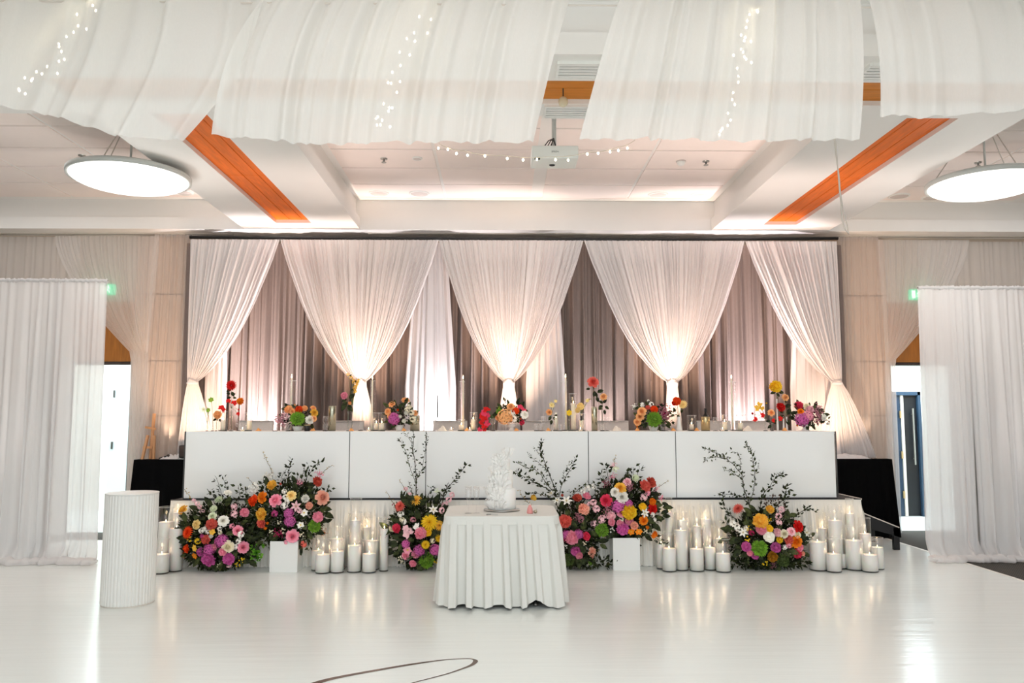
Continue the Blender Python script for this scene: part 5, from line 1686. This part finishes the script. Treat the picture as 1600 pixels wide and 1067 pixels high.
branch(Bq, [(430, 770), (424, 735), (416, 718), (411, 707)], YB, .012, 90, 'leaf_gold', 'pale_twig', 16, .003)
branch(Bq, [(500, 742), (510, 733), (520, 727)], YB, .012, 90, 'leaf_gold', 'pale_twig', 17, .003)
branch(Bq, [(404, 770), (396, 756), (387, 746)], YB, .012, 80, 'leaf_gold', 'pale_twig', 18, .003)

YCc = 8.74
Cq = arrangement('floor flowers with the big yellow dahlia and upright branch beside the cake table', 652, YCc, .16, (655, 832, 58, 56), [
    ('dahlia', 'co', 625, 790.5, 18), ('dahlia', 'y', 650, 781.5, 18), ('ruffle', 'hp', 620, 825, 15), ('pompon', 'cw', 613.6, 825, 12), ('lily', 'w', 676.6, 797.6, 16), ('dahlia', 'yy', 671, 816, 25), ('dahlia', 'y', 686.7, 821, 16), ('ruffle', 'yy', 667.6, 831.6, 14),
    ('dahlia', 'yy', 685.6, 841, 12), ('dahlia', 'yy', 665, 851, 13), ('ruffle', 'p', 657.5, 833, 19), ('orchid', 'lp', 638, 833, 19), ('orchid', 'w', 652, 823, 13), ('orchid', 'lp', 634, 826, 12), ('hydrangea', 'm', 634, 850, 13), ('open', 'p', 637, 859, 14), ('rose', 'p', 634, 868, 12),
    ('hydrangea', 'm', 655, 860, 18), ('ruffle', 'p', 649, 866, 13), ('hydrangea', 'm', 680, 859, 17), ('pompon', 'g', 666.5, 875, 25), ('ruffle', 'p', 645, 880, 12), ('berries', 'yy', 682, 876, 11), ('berries', 'cw', 628, 878, 9), ('berries', 'cw', 625, 872, 8), ('cluster', 'w', 626, 804, 12),
    ('cluster', 'w', 632, 815, 10), ('cluster', 'lp', 706, 773, 10), ('cluster', 'lp', 701, 781, 11), ('cluster', 'lp', 695, 789, 11), ('cluster', 'lp', 690, 797, 11), ('cluster', 'lp', 640, 773, 9), ('cluster', 'lp', 634, 764, 8), ('cluster', 'cw', 628, 812, 9), ('lilac', 'mv', 600, 837, 11), ('cluster', 'mv', 645, 812, 10),
    ('berries', 'cr', 614, 788, 5), ('cluster', 'cw', 676, 845, 9), ('lilac', 'wg', 683, 768, 14)])
leaves_mass(Cq, 655, 832, 48, 52, YCc, .13, 1890, .055, 'leaf', 21, zmin=FZ)
scatter_leaves(Cq, 655, 832, 50, 52, YCc, .14, 65, 17, 22)
big_leaf(Cq, 622, 851, 170, 16, YCc - .16, 'leaf', .7)
MB_ = [(649.6, 785), (650, 745), (648, 720), (645, 700), (646, 676)]
branch(Cq, MB_, YCc, .022, 60, 'leaf', seed=23, r_=.006)
branch(Cq, [(649, 755), (640, 728), (634, 705), (628, 692), (623, 686)], YCc, .024, 75, 'leaf_mid', seed=24, r_=.003)
branch(Cq, [(646, 712), (643, 692), (636, 680), (630, 676)], YCc, .02, 70, 'leaf_mid', seed=25, r_=.003)
branch(Cq, [(650, 750), (660, 732), (664, 705), (667.6, 677)], YCc, .026, 75, 'leaf', seed=26, r_=.003)
branch(Cq, [(645, 775), (643, 765), (638, 752)], YCc, .02, 70, 'leaf_mid', seed=27, r_=.003)
branch(Cq, [(660, 790), (672, 768), (676, 760)], YCc, .03, 80, 'leaf', seed=28, r_=.003)
branch(Cq, [(686, 785), (700, 762), (716, 743), (729, 726)], YCc, .034, 95, 'leaf', seed=29, r_=.004)
branch(Cq, [(690, 790), (694, 770), (700, 760)], YCc, .03, 80, 'leaf', seed=30, r_=.004)
branch(Cq, [(645, 790), (636, 770), (624, 750)], YCc - .05, .013, 60, 'leaf_gold', 'blossom_twig', 31, .003)
branch(Cq, [(620, 795), (612, 782), (604, 768)], YCc - .05, .012, 80, 'leaf_gold', 'pale_twig', 32, .003)
branch(Cq, [(640, 800), (632, 786), (628, 772)], YCc, .034, 80, 'leaf', seed=33)

YD1 = 8.76
D1 = arrangement('floor flowers with long leaning branches just behind the cake table edge', 890, YD1, .15, (893, 830, 46, 56), [
    ('bud', 'y', 836, 779.5, 15), ('ruffle', 'tc', 902, 778, 15), ('ruffle', 'p', 917, 775.6, 14), ('lily', 'w', 885, 784, 18), ('lily', 'w', 862, 772, 13), ('lily', 'w', 871, 783, 14), ('cluster', 'w', 919, 763, 12), ('cluster', 'w', 911, 768, 9), ('cluster', 'w', 926, 761, 11), ('ruffle', 'pp', 912, 796, 19),
    ('ruffle', 'co', 883, 814.5, 22), ('ruffle', 'p', 893.5, 840, 22), ('hydrangea', 'm', 885, 836, 15), ('hydrangea', 'm', 904, 835, 15), ('ruffle', 'hp', 916, 838, 14), ('ruffle', 'm', 899, 861, 16), ('ruffle', 'p', 905, 868, 12), ('rose', 'pp', 925, 862, 13), ('bud', 'pp', 924, 869, 9), ('pompon', 'dg', 888, 874, 20),
    ('berries', 'w', 883, 854, 8), ('cluster', 'g', 923, 878, 11), ('bud', 'tc', 879, 775, 7), ('cluster', 'lp', 920, 788, 10), ('cluster', 'mv', 908, 811, 12), ('lilac', 'mv', 902, 806, 14), ('berries', 'cw', 914, 848, 8), ('cluster', 'cr', 882, 842, 10), ('berries', 'cw', 920, 880, 7)])
leaves_mass(D1, 897, 834, 38, 50, YD1, .12, 1350, .05, 'leaf', 41, zmin=FZ)
leaves_mass(D1, 898, 800, 22, 20, YD1, .08, 220, .03, 'leaf_brown', 42, 'bronze_foliage')
leaves_mass(D1, 925, 878, 36, 8, YD1 - .04, .07, 160, .05, 'leaf', 43, 'trailing_foliage', zmin=FZ)
scatter_leaves(D1, 900, 836, 42, 48, YD1, .13, 45, 16, 44)
branch(D1, [(870, 790), (866, 760), (855, 732), (847, 712), (843, 700), (847, 690)], YD1, .026, 95, 'leaf', seed=45, r_=.006)
branch(D1, [(869, 775), (854, 756), (846, 742), (836, 734), (821, 730), (808, 723)], YD1, .026, 110, 'leaf_mid', seed=46, r_=.004)
branch(D1, [(872, 780), (856, 764), (840, 757), (826, 748), (812, 741), (801, 738)], YD1, .032, 120, 'leaf', seed=47, r_=.004)
branch(D1, [(872, 782), (876, 762), (886, 740), (894, 728), (899, 717)], YD1, .028, 95, 'leaf', seed=48, r_=.004)
branch(D1, [(858, 738), (848, 728), (836, 719), (825, 710)], YD1, .02, 95, 'leaf_mid', seed=49, r_=.003)
branch(D1, [(848, 712), (840, 706), (834, 700)], YD1, .016, 100, 'leaf_mid', seed=50, r_=.002)
branch(D1, [(882, 755), (880, 742), (890, 722)], YD1, .018, 95, 'leaf_mid', seed=51, r_=.002)
branch(D1, [(862, 780), (846, 772), (832, 770), (824, 772)], YD1, .032, 90, 'leaf', seed=52, r_=.003)
branch(D1, [(838, 796), (826, 787), (816, 776), (811, 765)], YD1 - .05, .013, 80, 'leaf_gold', 'pale_twig', 53, .003)
branch(D1, [(885, 790), (900, 768), (912, 758), (930, 757)], YD1, .028, 90, 'leaf_mid', seed=54, r_=.003)

YD2 = 8.78
D2 = arrangement('tall flower arrangement rising from the far white box planter', 979, YD2, .18, (980, 797, 62, 56), [
    ('rose', 'y', 969, 763, 17), ('rose', 'w', 961, 769, 13), ('rose', 'w', 972, 777, 17), ('rose', 'hp', 947, 782, 17), ('hydrangea', 'm', 966, 791, 20), ('hydrangea', 'm', 982, 787, 13), ('ruffle', 'yy', 983, 800, 24), ('rose', 'p', 971, 800.5, 14), ('ruffle', 'lp', 955, 806, 15), ('cluster', 'lp', 932, 795, 14),
    ('cluster', 'lp', 927, 785, 12), ('cluster', 'lp', 929, 818, 13), ('cluster', 'lp', 941, 811, 15), ('lilac', 'mv', 949, 797, 16), ('pompon', 'g', 941, 828, 22), ('ruffle', 'p', 956, 816, 12), ('ruffle', 'm', 973, 826, 20), ('ruffle', 'p', 983, 814, 14), ('ruffle', 'p', 969, 817, 12), ('pompon', 'pp', 991, 821, 13),
    ('open', 'o', 986, 830, 12), ('open', 'o', 998, 830, 12), ('rose', 'o', 1005.6, 813, 13), ('bud', 'o', 1010, 823, 9), ('rose', 'r', 1019.6, 795, 15), ('ruffle', 'o', 1019.6, 784, 12), ('ruffle', 'yy', 1004, 792, 13), ('lily', 'w', 1006.7, 801, 15), ('cluster', 'w', 1020, 804, 8), ('ruffle', 'co', 1008, 760, 20), ('ruffle', 'tc', 1017, 754, 18),
    ('cluster', 'lp', 1006, 777, 13), ('cluster', 'p', 1012, 770, 10), ('ruffle', 'o', 1022, 835, 12), ('ruffle', 'wg', 993, 747, 12), ('rose', 'lp', 980, 753, 12), ('lilac', 'p', 957, 745, 14), ('cluster', 'wg', 971, 812, 9), ('berries', 'w', 956, 828, 9), ('lilac', 'p', 1033, 778, 11), ('lilac', 'lp', 1026, 764, 12), ('lilac', 'lp', 958, 727, 12),
    ('cluster', 'wg', 962, 733, 11), ('berries', 'cw', 1008, 829, 8), ('cluster', 'w', 1023, 812, 7), ('lilac', 'mv', 984, 761, 14), ('lilac', 'mv', 946, 755, 14)])
leaves_mass(D2, 978, 795, 50, 46, YD2, .14, 2025, .05, 'leaf', 61, zmin=FZ)
scatter_leaves(D2, 980, 797, 56, 48, YD2, .15, 75, 16, 62)
for p in ([(955, 775), (952, 755), (948, 733), (946, 727)], [(950, 770), (944, 750), (940, 742)], [(985, 770), (988, 750), (990, 730)], [(992, 765), (995, 748), (999, 730)], [(975, 765), (976, 748), (980, 740)], [(975, 835), (985, 842), (992, 850)], [(1000, 830), (1020, 838), (1040, 850)], [(935, 800), (930, 770), (932, 755)], [(1005, 815), (1022, 812), (1030, 812)], [(960, 838), (972, 842), (980, 848)]):
    branch(D2, p, YD2 - .02, .042, 58, 'leaf', seed=63)
branch(D2, [(960, 735), (960, 722), (962, 713)], YD2, .014, 90, 'leaf_gold', 'pale_twig', 64, .003)
branch(D2, [(1015, 772), (1030, 760), (1044, 750)], YD2, .013, 80, 'leaf_gold', 'pale_twig', 65, .003)
branch(D2, [(915, 772), (905, 768), (885, 768)], YD2, .013, 90, 'leaf_mid', 'pale_twig', 66, .003)

YE = 8.72
E = arrangement('floor flowers with tall fine branches, red rose and green pompon by the step', 1195, YE, .17, (1200, 838, 68, 52), [
    ('dahlia', 'co', 1153, 794.6, 18), ('ruffle', 'y', 1188.6, 814, 24), ('ruffle', 'p', 1189.7, 827, 17), ('ruffle', 'yy', 1201.6, 826, 13), ('ruffle', 'w', 1201.6, 839, 18), ('ruffle', 'lp', 1214.5, 832, 14), ('rose', 'cw', 1225, 834, 12), ('rose', 'lp', 1236, 830.6, 12), ('rose', 'cw', 1246, 835, 10), ('rose', 'r', 1247, 822.6, 17),
    ('ruffle', 'y', 1203, 796, 14), ('cluster', 'lp', 1221, 796, 12), ('cluster', 'lp', 1216, 806, 12), ('cluster', 'lp', 1217, 816, 11), ('rose', 'o', 1243.6, 846, 18), ('ruffle', 'co', 1231.8, 843, 16), ('ruffle', 'm', 1212, 855.5, 17), ('pompon', 'g', 1186.5, 856.5, 26), ('ruffle', 'm', 1166, 854, 16), ('ruffle', 'm', 1180, 867, 14), ('ruffle', 'hp', 1245.8, 864, 16), ('ruffle', 'p', 1250, 856, 12),
    ('ruffle', 'gb', 1207, 869.5, 17), ('pompon', 'dg', 1223, 875, 21), ('cluster', 'w', 1145, 818, 12), ('cluster', 'w', 1152, 824, 12), ('lily', 'w', 1161, 832, 15), ('cluster', 'w', 1166, 826, 10), ('berries', 'yy', 1170, 826, 9), ('berries', 'yy', 1168, 842, 9), ('ruffle', 'yy', 1218, 843, 11), ('berries', 'yy', 1196, 880, 10), ('lilac', 'mv', 1207, 882, 12),
    ('lily', 'w', 1258, 832, 15), ('lilac', 'w', 1262, 838, 18), ('berries', 'w', 1157, 867, 9), ('ruffle', 'pp', 1254, 865, 9), ('cluster', 'cr', 1174, 832, 10), ('cluster', 'mv', 1131, 845, 9), ('cluster', 'w', 1226, 855, 9), ('berries', 'cw', 1233, 868, 8), ('berries', 'yy', 1203, 812, 6), ('cluster', 'p', 1232, 852, 10), ('ruffle', 'p', 1172, 864, 10)])
leaves_mass(E, 1198, 842, 58, 44, YE, .13, 2025, .05, 'leaf', 71, zmin=FZ)
leaves_mass(E, 1198, 878, 72, 9, YE - .05, .07, 420, .05, 'leaf', 72, 'trailing_foliage', zmin=FZ)
leaves_mass(E, 1212, 798, 20, 26, YE, .07, 200, .032, 'leaf_brown', 73, 'bronze_foliage')
scatter_leaves(E, 1200, 840, 64, 46, YE, .14, 70, 16, 74)
branch(E, [(1178, 810), (1172, 790), (1163, 765), (1159, 742), (1148, 728), (1134, 716), (1118, 708), (1099, 699)], YE, .026, 85, 'leaf_mid', seed=75, r_=.006)
branch(E, [(1134, 716), (1120, 714), (1108, 716), (1099, 719)], YE, .024, 110, 'leaf_mid', seed=76, r_=.003)
branch(E, [(1155, 737), (1158, 722), (1153, 708), (1144, 705)], YE, .022, 95, 'leaf_mid', seed=77, r_=.003)
branch(E, [(1172, 785), (1180, 755), (1179, 735), (1176, 715), (1172, 703), (1163, 694)], YE, .026, 110, 'leaf_mid', seed=78, r_=.004)
branch(E, [(1160, 748), (1150, 742), (1140, 736), (1131, 733)], YE, .024, 100, 'leaf_mid', seed=79, r_=.003)
branch(E, [(1172, 790), (1158, 775), (1140, 772), (1121, 774)], YE, .03, 105, 'leaf', seed=80, r_=.004)
branch(E, [(1187, 800), (1190, 775), (1204, 758), (1213, 745), (1222, 741)], YE, .036, 90, 'leaf', seed=81, r_=.004)
branch(E, [(1205, 800), (1222, 782), (1228, 768), (1231, 757)], YE, .034, 90, 'leaf', seed=82, r_=.004)
branch(E, [(1180, 740), (1185, 732), (1186, 722)], YE, .02, 100, 'leaf_mid', seed=83, r_=.002)
branch(E, [(1228, 822), (1240, 808), (1254, 798), (1262, 792), (1273, 799)], YE, .036, 70, 'leaf', seed=84, r_=.004)
branch(E, [(1150, 812), (1138, 800), (1127, 786)], YE, .045, 80, 'leaf', seed=85, r_=.004, W=.35)
branch(E, [(1150, 840), (1140, 828), (1134, 815)], YE, .045, 70, 'leaf', seed=86, r_=.004, W=.35)
branch(E, [(1160, 850), (1148, 846), (1136, 846)], YE, .03, 60, 'leaf_mid', seed=87, r_=.003)
branch(E, [(1225, 800), (1224, 782), (1234, 775)], YE, .036, 90, 'leaf', seed=88)

# ------------------------------------------------------------------ table flowers
def low_bowl(label, a, c, yb0, foot, cx, cy, rx, ry, flowers, seed, leaves=26, twigs=()):
    Y = 9.34
    x = PX((a + c) / 2, Y, 665); R_ = S(c - a, Y) / 2
    t = thing('low_flower_bowl', label, 'flowers', (x, Y, ZT))
    zt2 = PZ(yb0, Y)
    h = zt2 - ZT
    if foot:
        prof = [(0, 0), (R_ * .7, 0), (R_ * .66, .012), (R_ * .42, .03), (R_ * .42, h * .5), (R_ * .75, h * .62), (R_, h), (R_ * .93, h), (R_ * .6, h * .7), (0, h * .66)]
    else:
        prof = [(0, 0), (R_ * .62, 0), (R_ * .8, h * .35), (R_, h), (R_ * .94, h), (R_ * .7, h * .4), (0, h * .3)]
    obj('bowl', MB().lathe(prof, (x, Y, ZT), 28), M['ceramic'], t, True)
    leaves_mass(t, cx, cy, rx * .85, ry * .8, Y, .09, 260, .035, 'leaf', seed)
    scatter_leaves(t, cx, cy, rx, ry, Y, .08, leaves, 10, seed + 1)
    for kind, col, px, py, d in flowers:
        y, n = dome(px, py, cx, cy, rx * 1.1, ry * 1.1, Y, .11)
        put_flower(t, kind, col, px, py, d, y, n)
    for k, p in enumerate(twigs): branch(t, p, Y, .03, 70, 'leaf', seed=seed + 3 + k, r_=.002)
    return t

low_bowl('low bowl with a green pompon and pink lilac near the first chair', 457, 473.5, 666, False, 466, 651, 28, 16, [
    ('pompon', 'g', 465, 654, 23), ('lilac', 'mv', 440, 655, 22), ('lilac', 'lp', 447, 650, 16), ('ruffle', 'pe', 451, 640, 14), ('ruffle', 'or', 467.5, 640, 13), ('ruffle', 'pe', 476, 638, 10), ('rose', 'pe', 489.6, 638, 9), ('rose', 'y', 491, 645, 11), ('rose', 'w', 484, 656, 12), ('rose', 'pe', 490, 654, 9), ('bud', 'pe', 461, 634, 6),
    ('rose', 'pe', 457, 643, 9), ('bud', 'o', 483, 663, 6), ('cluster', 'lp', 434, 657, 9)], 600)
low_bowl('low bowl with a magenta hydrangea and peach roses beside the twin candles', 617, 631, 664, False, 626, 648, 24, 19, [
    ('hydrangea', 'm', 615.7, 654, 19), ('bud', 'w', 625.5, 651, 10), ('bud', 'w', 634, 646, 11), ('bud', 'w', 631, 657, 11), ('rose', 'pe', 633.6, 626, 12), ('rose', 'pe', 612.5, 631.5, 10), ('cluster', 'cw', 639, 636, 10), ('cluster', 'cw', 643, 645, 11), ('cluster', 'cw', 645, 655, 11), ('rose', 'pe', 606, 643, 10), ('cluster', 'cw', 636, 640, 10), ('bud', 'or', 622, 641, 6), ('rose', 'pe', 649, 645, 8), ('rose', 'pe', 609, 650, 8)], 620,
    twigs=([(626, 650), (627, 640), (628, 632)],))
low_bowl('white pedestal bowl of peach hydrangea and coral blooms in the middle', 793, 806, 662, True, 799, 647, 25, 16, [
    ('hydrangea', 'pe', 789, 651, 24), ('pompon', 'g', 780, 643, 10), ('rose', 'pe', 798, 635.6, 11), ('ruffle', 'or', 806, 642, 11), ('orchid', 'hp', 813, 637, 12), ('orchid', 'hp', 819, 642, 9), ('rose', 'w', 819.5, 648, 12), ('cluster', 'w', 801, 646, 12), ('cluster', 'w', 804, 655, 10), ('ruffle', 'hp', 815.5, 660, 9), ('bud', 'or', 813, 654, 5), ('ruffle', 'pe', 778, 653, 9), ('rose', 'pe', 796, 653, 9), ('open', 'g', 779, 638, 7)], 640,
    twigs=([(792, 645), (789, 634), (788, 625)], [(786, 645), (783, 638), (784, 633)]))
low_bowl('low bowl with a big green pompon, orange and mauve blooms', 1013, 1029, 665, False, 1019, 650, 30, 18, [
    ('pompon', 'g', 1022, 655, 25), ('ruffle', 'or', 1022, 640, 13), ('rose', 'pe', 1003, 643, 13), ('rose', 'pe', 1000, 651, 12), ('rose', 'pe', 996, 659, 11), ('cluster', 'w', 1003, 633, 10), ('lilac', 'w', 991, 635, 10), ('cluster', 'w', 1017.5, 632, 10), ('bud', 'w', 1013, 627, 6), ('ruffle', 'co', 1012, 637, 8), ('lilac', 'mv', 1036, 643, 22), ('lilac', 'mv', 1040, 651, 18), ('lilac', 'mv', 1045, 636, 12), ('lilac', 'cr', 1038, 647, 14),
    ('rose', 'o', 997, 665, 7)], 660, 34, twigs=([(1035, 655), (1044, 660), (1050, 662)], [(1038, 640), (1048, 646), (1055, 648)]))
low_bowl('footed white bowl with pink hydrangea and mauve lilac at the table end', 1249, 1267.5, 661, True, 1263, 649, 28, 17, [
    ('hydrangea', 'm', 1253, 655, 21), ('hydrangea', 'p', 1262, 650, 17), ('ruffle', 'hp', 1248, 634, 15), ('rose', 'cw', 1260, 635, 10), ('ruffle', 'lp', 1265, 640, 13), ('lilac', 'mv', 1275, 646, 22), ('lilac', 'mv', 1280, 636, 14), ('lilac', 'mv', 1277, 656, 16), ('rose', 'w', 1287, 652, 10), ('bud', 'w', 1293, 661, 8), ('rose', 'o', 1251, 643, 9), ('bud', 'o', 1246, 664, 5)], 680, 34,
    twigs=([(1270, 655), (1282, 662), (1290, 660)], [(1275, 655), (1286, 655), (1294, 656)]))

# flower stems standing in the bud vases
def stems(label, vx, vytop, heads, Y=9.3, leaves=(), name='cut_flower', cat='flowers'):
    base = P(vx, 668, Y)
    base.z = ZT + .02
    t = thing(name, label, cat, tuple(base))
    m = MB(); mouth = P(vx, vytop, Y)
    for kind, col, px, py, d in heads:
        p = P(px, py, Y)
        mid = mouth.lerp(p, .5) + Vector((0, 0, .012))
        m.tube([base, mouth, mid, p + Vector((0, .006, -.004))], .0022, 5)
    obj('stem', m, M['stem'], t, True)
    for kind, col, px, py, d in heads: put_flower(t, kind, col, px, py, d, Y - .01)
    for px, py, an, L_ in leaves: big_leaf(t, px, py, an, L_, Y - .004, 'leaf', .6)
    return t

budvase(324, 661, 'slim glass bud vase nearest the table end by the easel', r_=.011)
stems('pale green cosmos stems nearest the table end by the easel', 324, 661, [('open', 'wg', 318.5, 640, 8), ('open', 'g', 326, 641, 8), ('bud', 'wg', 325, 648, 4)])
budvase(332.6, 652, 'slim glass bud vase, second from the table end by the easel', r_=.011)
stems('single tall pale green bloom in the second slim vase', 332.6, 652, [('open', 'g', 330, 625, 9)])
budvase(338.5, 659, 'slim glass bud vase holding the peach bloom and red orchid', r_=.011)
stems('peach bloom and red orchid stem before the first candle', 338.5, 659, [('ruffle', 'pe', 340, 648, 13), ('orchid', 'r', 346, 638, 11), ('orchid', 'r', 350, 641, 8)], leaves=[(339, 654, 210, 7), (342, 655, 320, 6)])
budvase(361.5, 638, 'tallest glass bud vase holding the red rose and orchids', r_=.02)
stems('tall red rose with dark leaves above red orchids', 361.5, 638, [('dahlia', 'r', 361, 602, 17), ('orchid', 'r', 357, 627, 9), ('orchid', 'r', 365.5, 630, 10), ('ruffle', 'o', 375.5, 627, 12), ('orchid', 'r', 372, 647, 8), ('bud', 'r', 373.5, 640, 4)],
      leaves=[(361, 609, 200, 8), (362, 612, 300, 9), (360, 616, 160, 7), (363, 617, 20, 6), (361, 621, 190, 7), (364, 621, 350, 6)])
budvase(544, 643, 'slim glass vase holding the pink bloom with drooping leaves', r_=.013)
stems('pink bloom and peach bud with drooping dark leaves', 544, 643, [('ruffle', 'p', 538, 618, 12), ('bud', 'pe', 547.5, 631, 9)], leaves=[(542, 624, 200, 9), (545, 622, 30, 12), (541, 630, 240, 13), (545, 632, 290, 12), (543, 628, 220, 12), (547, 636, 300, 9), (540, 634, 230, 10)])
t = stems('tall arching twig of small yellow blossoms', 550, 634, [('cluster', 'y', 544, 585, 6), ('cluster', 'y', 549, 590, 7), ('cluster', 'y', 553, 594, 6), ('cluster', 'y', 560, 595, 7), ('cluster', 'y', 557, 601, 8), ('cluster', 'y', 555, 606, 8), ('cluster', 'y', 558, 599, 6), ('cluster', 'y', 555, 612, 6), ('cluster', 'y', 552, 597, 5)], leaves=[(546, 588, 40, 5), (556, 598, 100, 5), (553, 608, 200, 5)], name='blossom_twig')
# red orchid cascade
vb = budvase(771, 652, 'curved glass vase behind the red orchid cascade', r_=.016)
o_ = stems('cascade of red orchids hanging down over the table edge', 771, 652, [('orchid', 'r', 758, 640, 10), ('orchid', 'r', 763, 639, 8), ('orchid', 'hp', 757, 645, 13), ('orchid', 'r', 753, 648, 9), ('orchid', 'hp', 761, 649, 11), ('orchid', 'r', 757, 655, 12), ('orchid', 'hp', 762, 661, 12), ('orchid', 'r', 753, 660, 10), ('orchid', 'r', 757, 667, 11), ('orchid', 'hp', 750, 671, 9), ('orchid', 'r', 757, 672, 8), ('orchid', 'r', 752, 653, 8)], Y=9.12)
budvase(860, 656, 'slim glass bud vase with peach and pale yellow blooms', r_=.012)
stems('peach bloom with two pale yellow ones in a slim vase', 860, 656, [('rose', 'pe', 858, 644, 9), ('open', 'py', 862, 633, 10), ('open', 'py', 868, 627, 6)], leaves=[(861, 650, 240, 8), (864, 652, 320, 8), (862, 656, 260, 8), (866, 650, 20, 6)])
budvase(889, 655, 'slim glass bud vase in front of the tall taper tube', r_=.011)
stems('single pale yellow bloom in front of the tall taper tube', 889, 655, [('open', 'yy', 889, 645, 10)])
stems('pale yellow blooms arching from the dark-necked bottle', 908, 646, [('ruffle', 'py', 907, 635, 12), ('ruffle', 'py', 903, 641, 9), ('open', 'py', 918, 626, 7), ('bud', 'py', 921, 624, 4)], Y=9.25)
stems('tall coral rose with dark leaves standing in the gold cylinder', 927, 636, [('rose', 'co', 926.7, 597, 16)], Y=9.35, leaves=[(922, 607, 190, 7), (928, 607, 100, 6), (930, 611, 250, 10), (933, 613, 20, 11), (932, 620, 290, 9), (929, 613, 300, 9)])
budvase(941, 641, 'slim glass vase with a single peach rose past the coral one', r_=.01)
stems('single peach rose with green leaves past the coral one', 941, 641, [('rose', 'pe', 943, 620, 10)], leaves=[(942, 630, 150, 8), (943, 630, 60, 9), (942, 634, 200, 8), (945, 635, 330, 8), (941, 638, 190, 7), (944, 640, 280, 8)])
budvase(1060.5, 651, 'white flute vase past the green flower bowl', r_=.026, m_=M['ceramic'])
stems('red and pale yellow blooms in the white flute vase', 1060.5, 651, [('ruffle', 'or', 1057, 627, 14), ('ruffle', 'r', 1053, 630, 8), ('dahlia', 'py', 1067, 631.5, 14)], leaves=[(1055, 644, 110, 8), (1058, 648, 300, 8), (1054, 648, 200, 7), (1064, 645, 60, 6)])
budvase(1195.5, 654, 'clear bud vase with yellow and red orchids near the last chair', r_=.018)
stems('yellow and red orchids near the last chair', 1195.5, 654, [('orchid', 'y', 1182, 638, 11), ('orchid', 'y', 1187, 631, 9), ('orchid', 'y', 1190, 637, 10), ('bud', 'r', 1175.5, 646, 6), ('orchid', 'r', 1179.6, 655, 9), ('orchid', 'r', 1191, 649, 9), ('bud', 'yy', 1197, 630, 4)])
budvase(1206, 661, 'short glass bud vase with a peach bloom and dark leaves', r_=.012)
stems('peach bloom over dark leaves and small red flowers', 1206, 661, [('rose', 'pe', 1205, 645, 10), ('orchid', 'r', 1209, 657, 7)], leaves=[(1204, 658, 180, 8), (1208, 660, 40, 7), (1205, 664, 220, 8), (1207, 658, 320, 7)])
budvase(1214.5, 623, 'tall slim white vase holding the yellow dahlia', r_=.009, m_=M['ceramic'])
stems('tall yellow dahlia above a pair of dark leaves', 1214.5, 623, [('ruffle', 'yy', 1212, 604, 20), ('ruffle', 'y', 1206, 606, 10)], leaves=[(1212, 612, 200, 9), (1215, 612, 350, 10), (1213, 614, 310, 8)])
budvase(1224, 651, 'slim white vase between the dahlia and rose vases', r_=.009, m_=M['ceramic'])
budvase(1229, 651, 'slim white vase holding the red rose and peach bud', r_=.009, m_=M['ceramic'])
stems('red rose with peach bud and dark leaves beside the footed bowl', 1229, 651, [('ruffle', 'r', 1219.5, 636, 15), ('rose', 'pe', 1227, 621, 10), ('orchid', 'r', 1218.6, 654, 9)], leaves=[(1227, 624, 280, 6), (1226, 636, 20, 11), (1230, 648, 60, 12), (1232, 652, 350, 12), (1226, 650, 200, 12), (1228, 655, 300, 11), (1224, 645, 150, 9)])

# ------------------------------------------------------------------ uplights behind the head table, then added fill spots
WARM = (1.0, .68, .47)
for px, pw, aim in ((310, 190, 303), (563, 340, 563), (795, 340, 795), (1050, 340, 1050), (1292, 190, 1303)):
    spot('drape_uplight', (PX(px, 10.14), 10.14, ZR + .12), (PX(aim, 10.95), 10.9, 2.28 if pw > 200 else 1.95), pw * .72, WARM, 46 if pw > 200 else 72, 1.0, .04)
# the two outer fixtures also wash the beige wall panels
for px in (262, 1352):
    spot('wall_uplight', (PX(px, 11.1), 11.15, 1.32), (PX(px, 11.4), 11.45, 3.2), 16, WARM, 70, 1.0, .05)
for px, pw, c_ in ((396, 620, (1, .94, .98)), (686, 400, (1, .93, .97)), (945, 220, (1, .93, .95)), (1176, 560, (1, .90, .97))):
    x = PX(px, 10.7)
    spot('gap_uplight', (x, 10.8, ZR + .15), (x, 11.2, 2.2), pw, c_, 62, 1.0, .05)
# broad warm fill spots added to brighten the swags and the ceiling above
for px in (400, 563, 795, 1050, 1210):
    spot('drape_fill', (PX(px, 10.14), 10.14, ZR + .12), (PX(px, 10.95), 10.92, 3.5), 210, (1.0, .79, .70), 32, 1.0, .08)
    spot('drape_fill', (PX(px, 10.14), 10.14, ZR + .12), (PX(px, 10.9), 10.9, 2.8), 190, (1.0, .78, .68), 50, 1.0, .08)
for x in (-2.9, -0.8, 1.7, 3.6):
    spot('ceiling_fill', (x, 10.1, ZR + .12), (x, 7.0, 4.6), 190, (1.0, .79, .71), 90, 1.0, .1)
# fill spots added behind the two curtain screens to brighten the outer coffers
for x in (-6.6, 6.9):
    spot('outer_coffer_fill', (x, 9.9, .15), (x, 7.6, 4.6), 110, (1.0, .90, .85), 95, 1.0, .15)
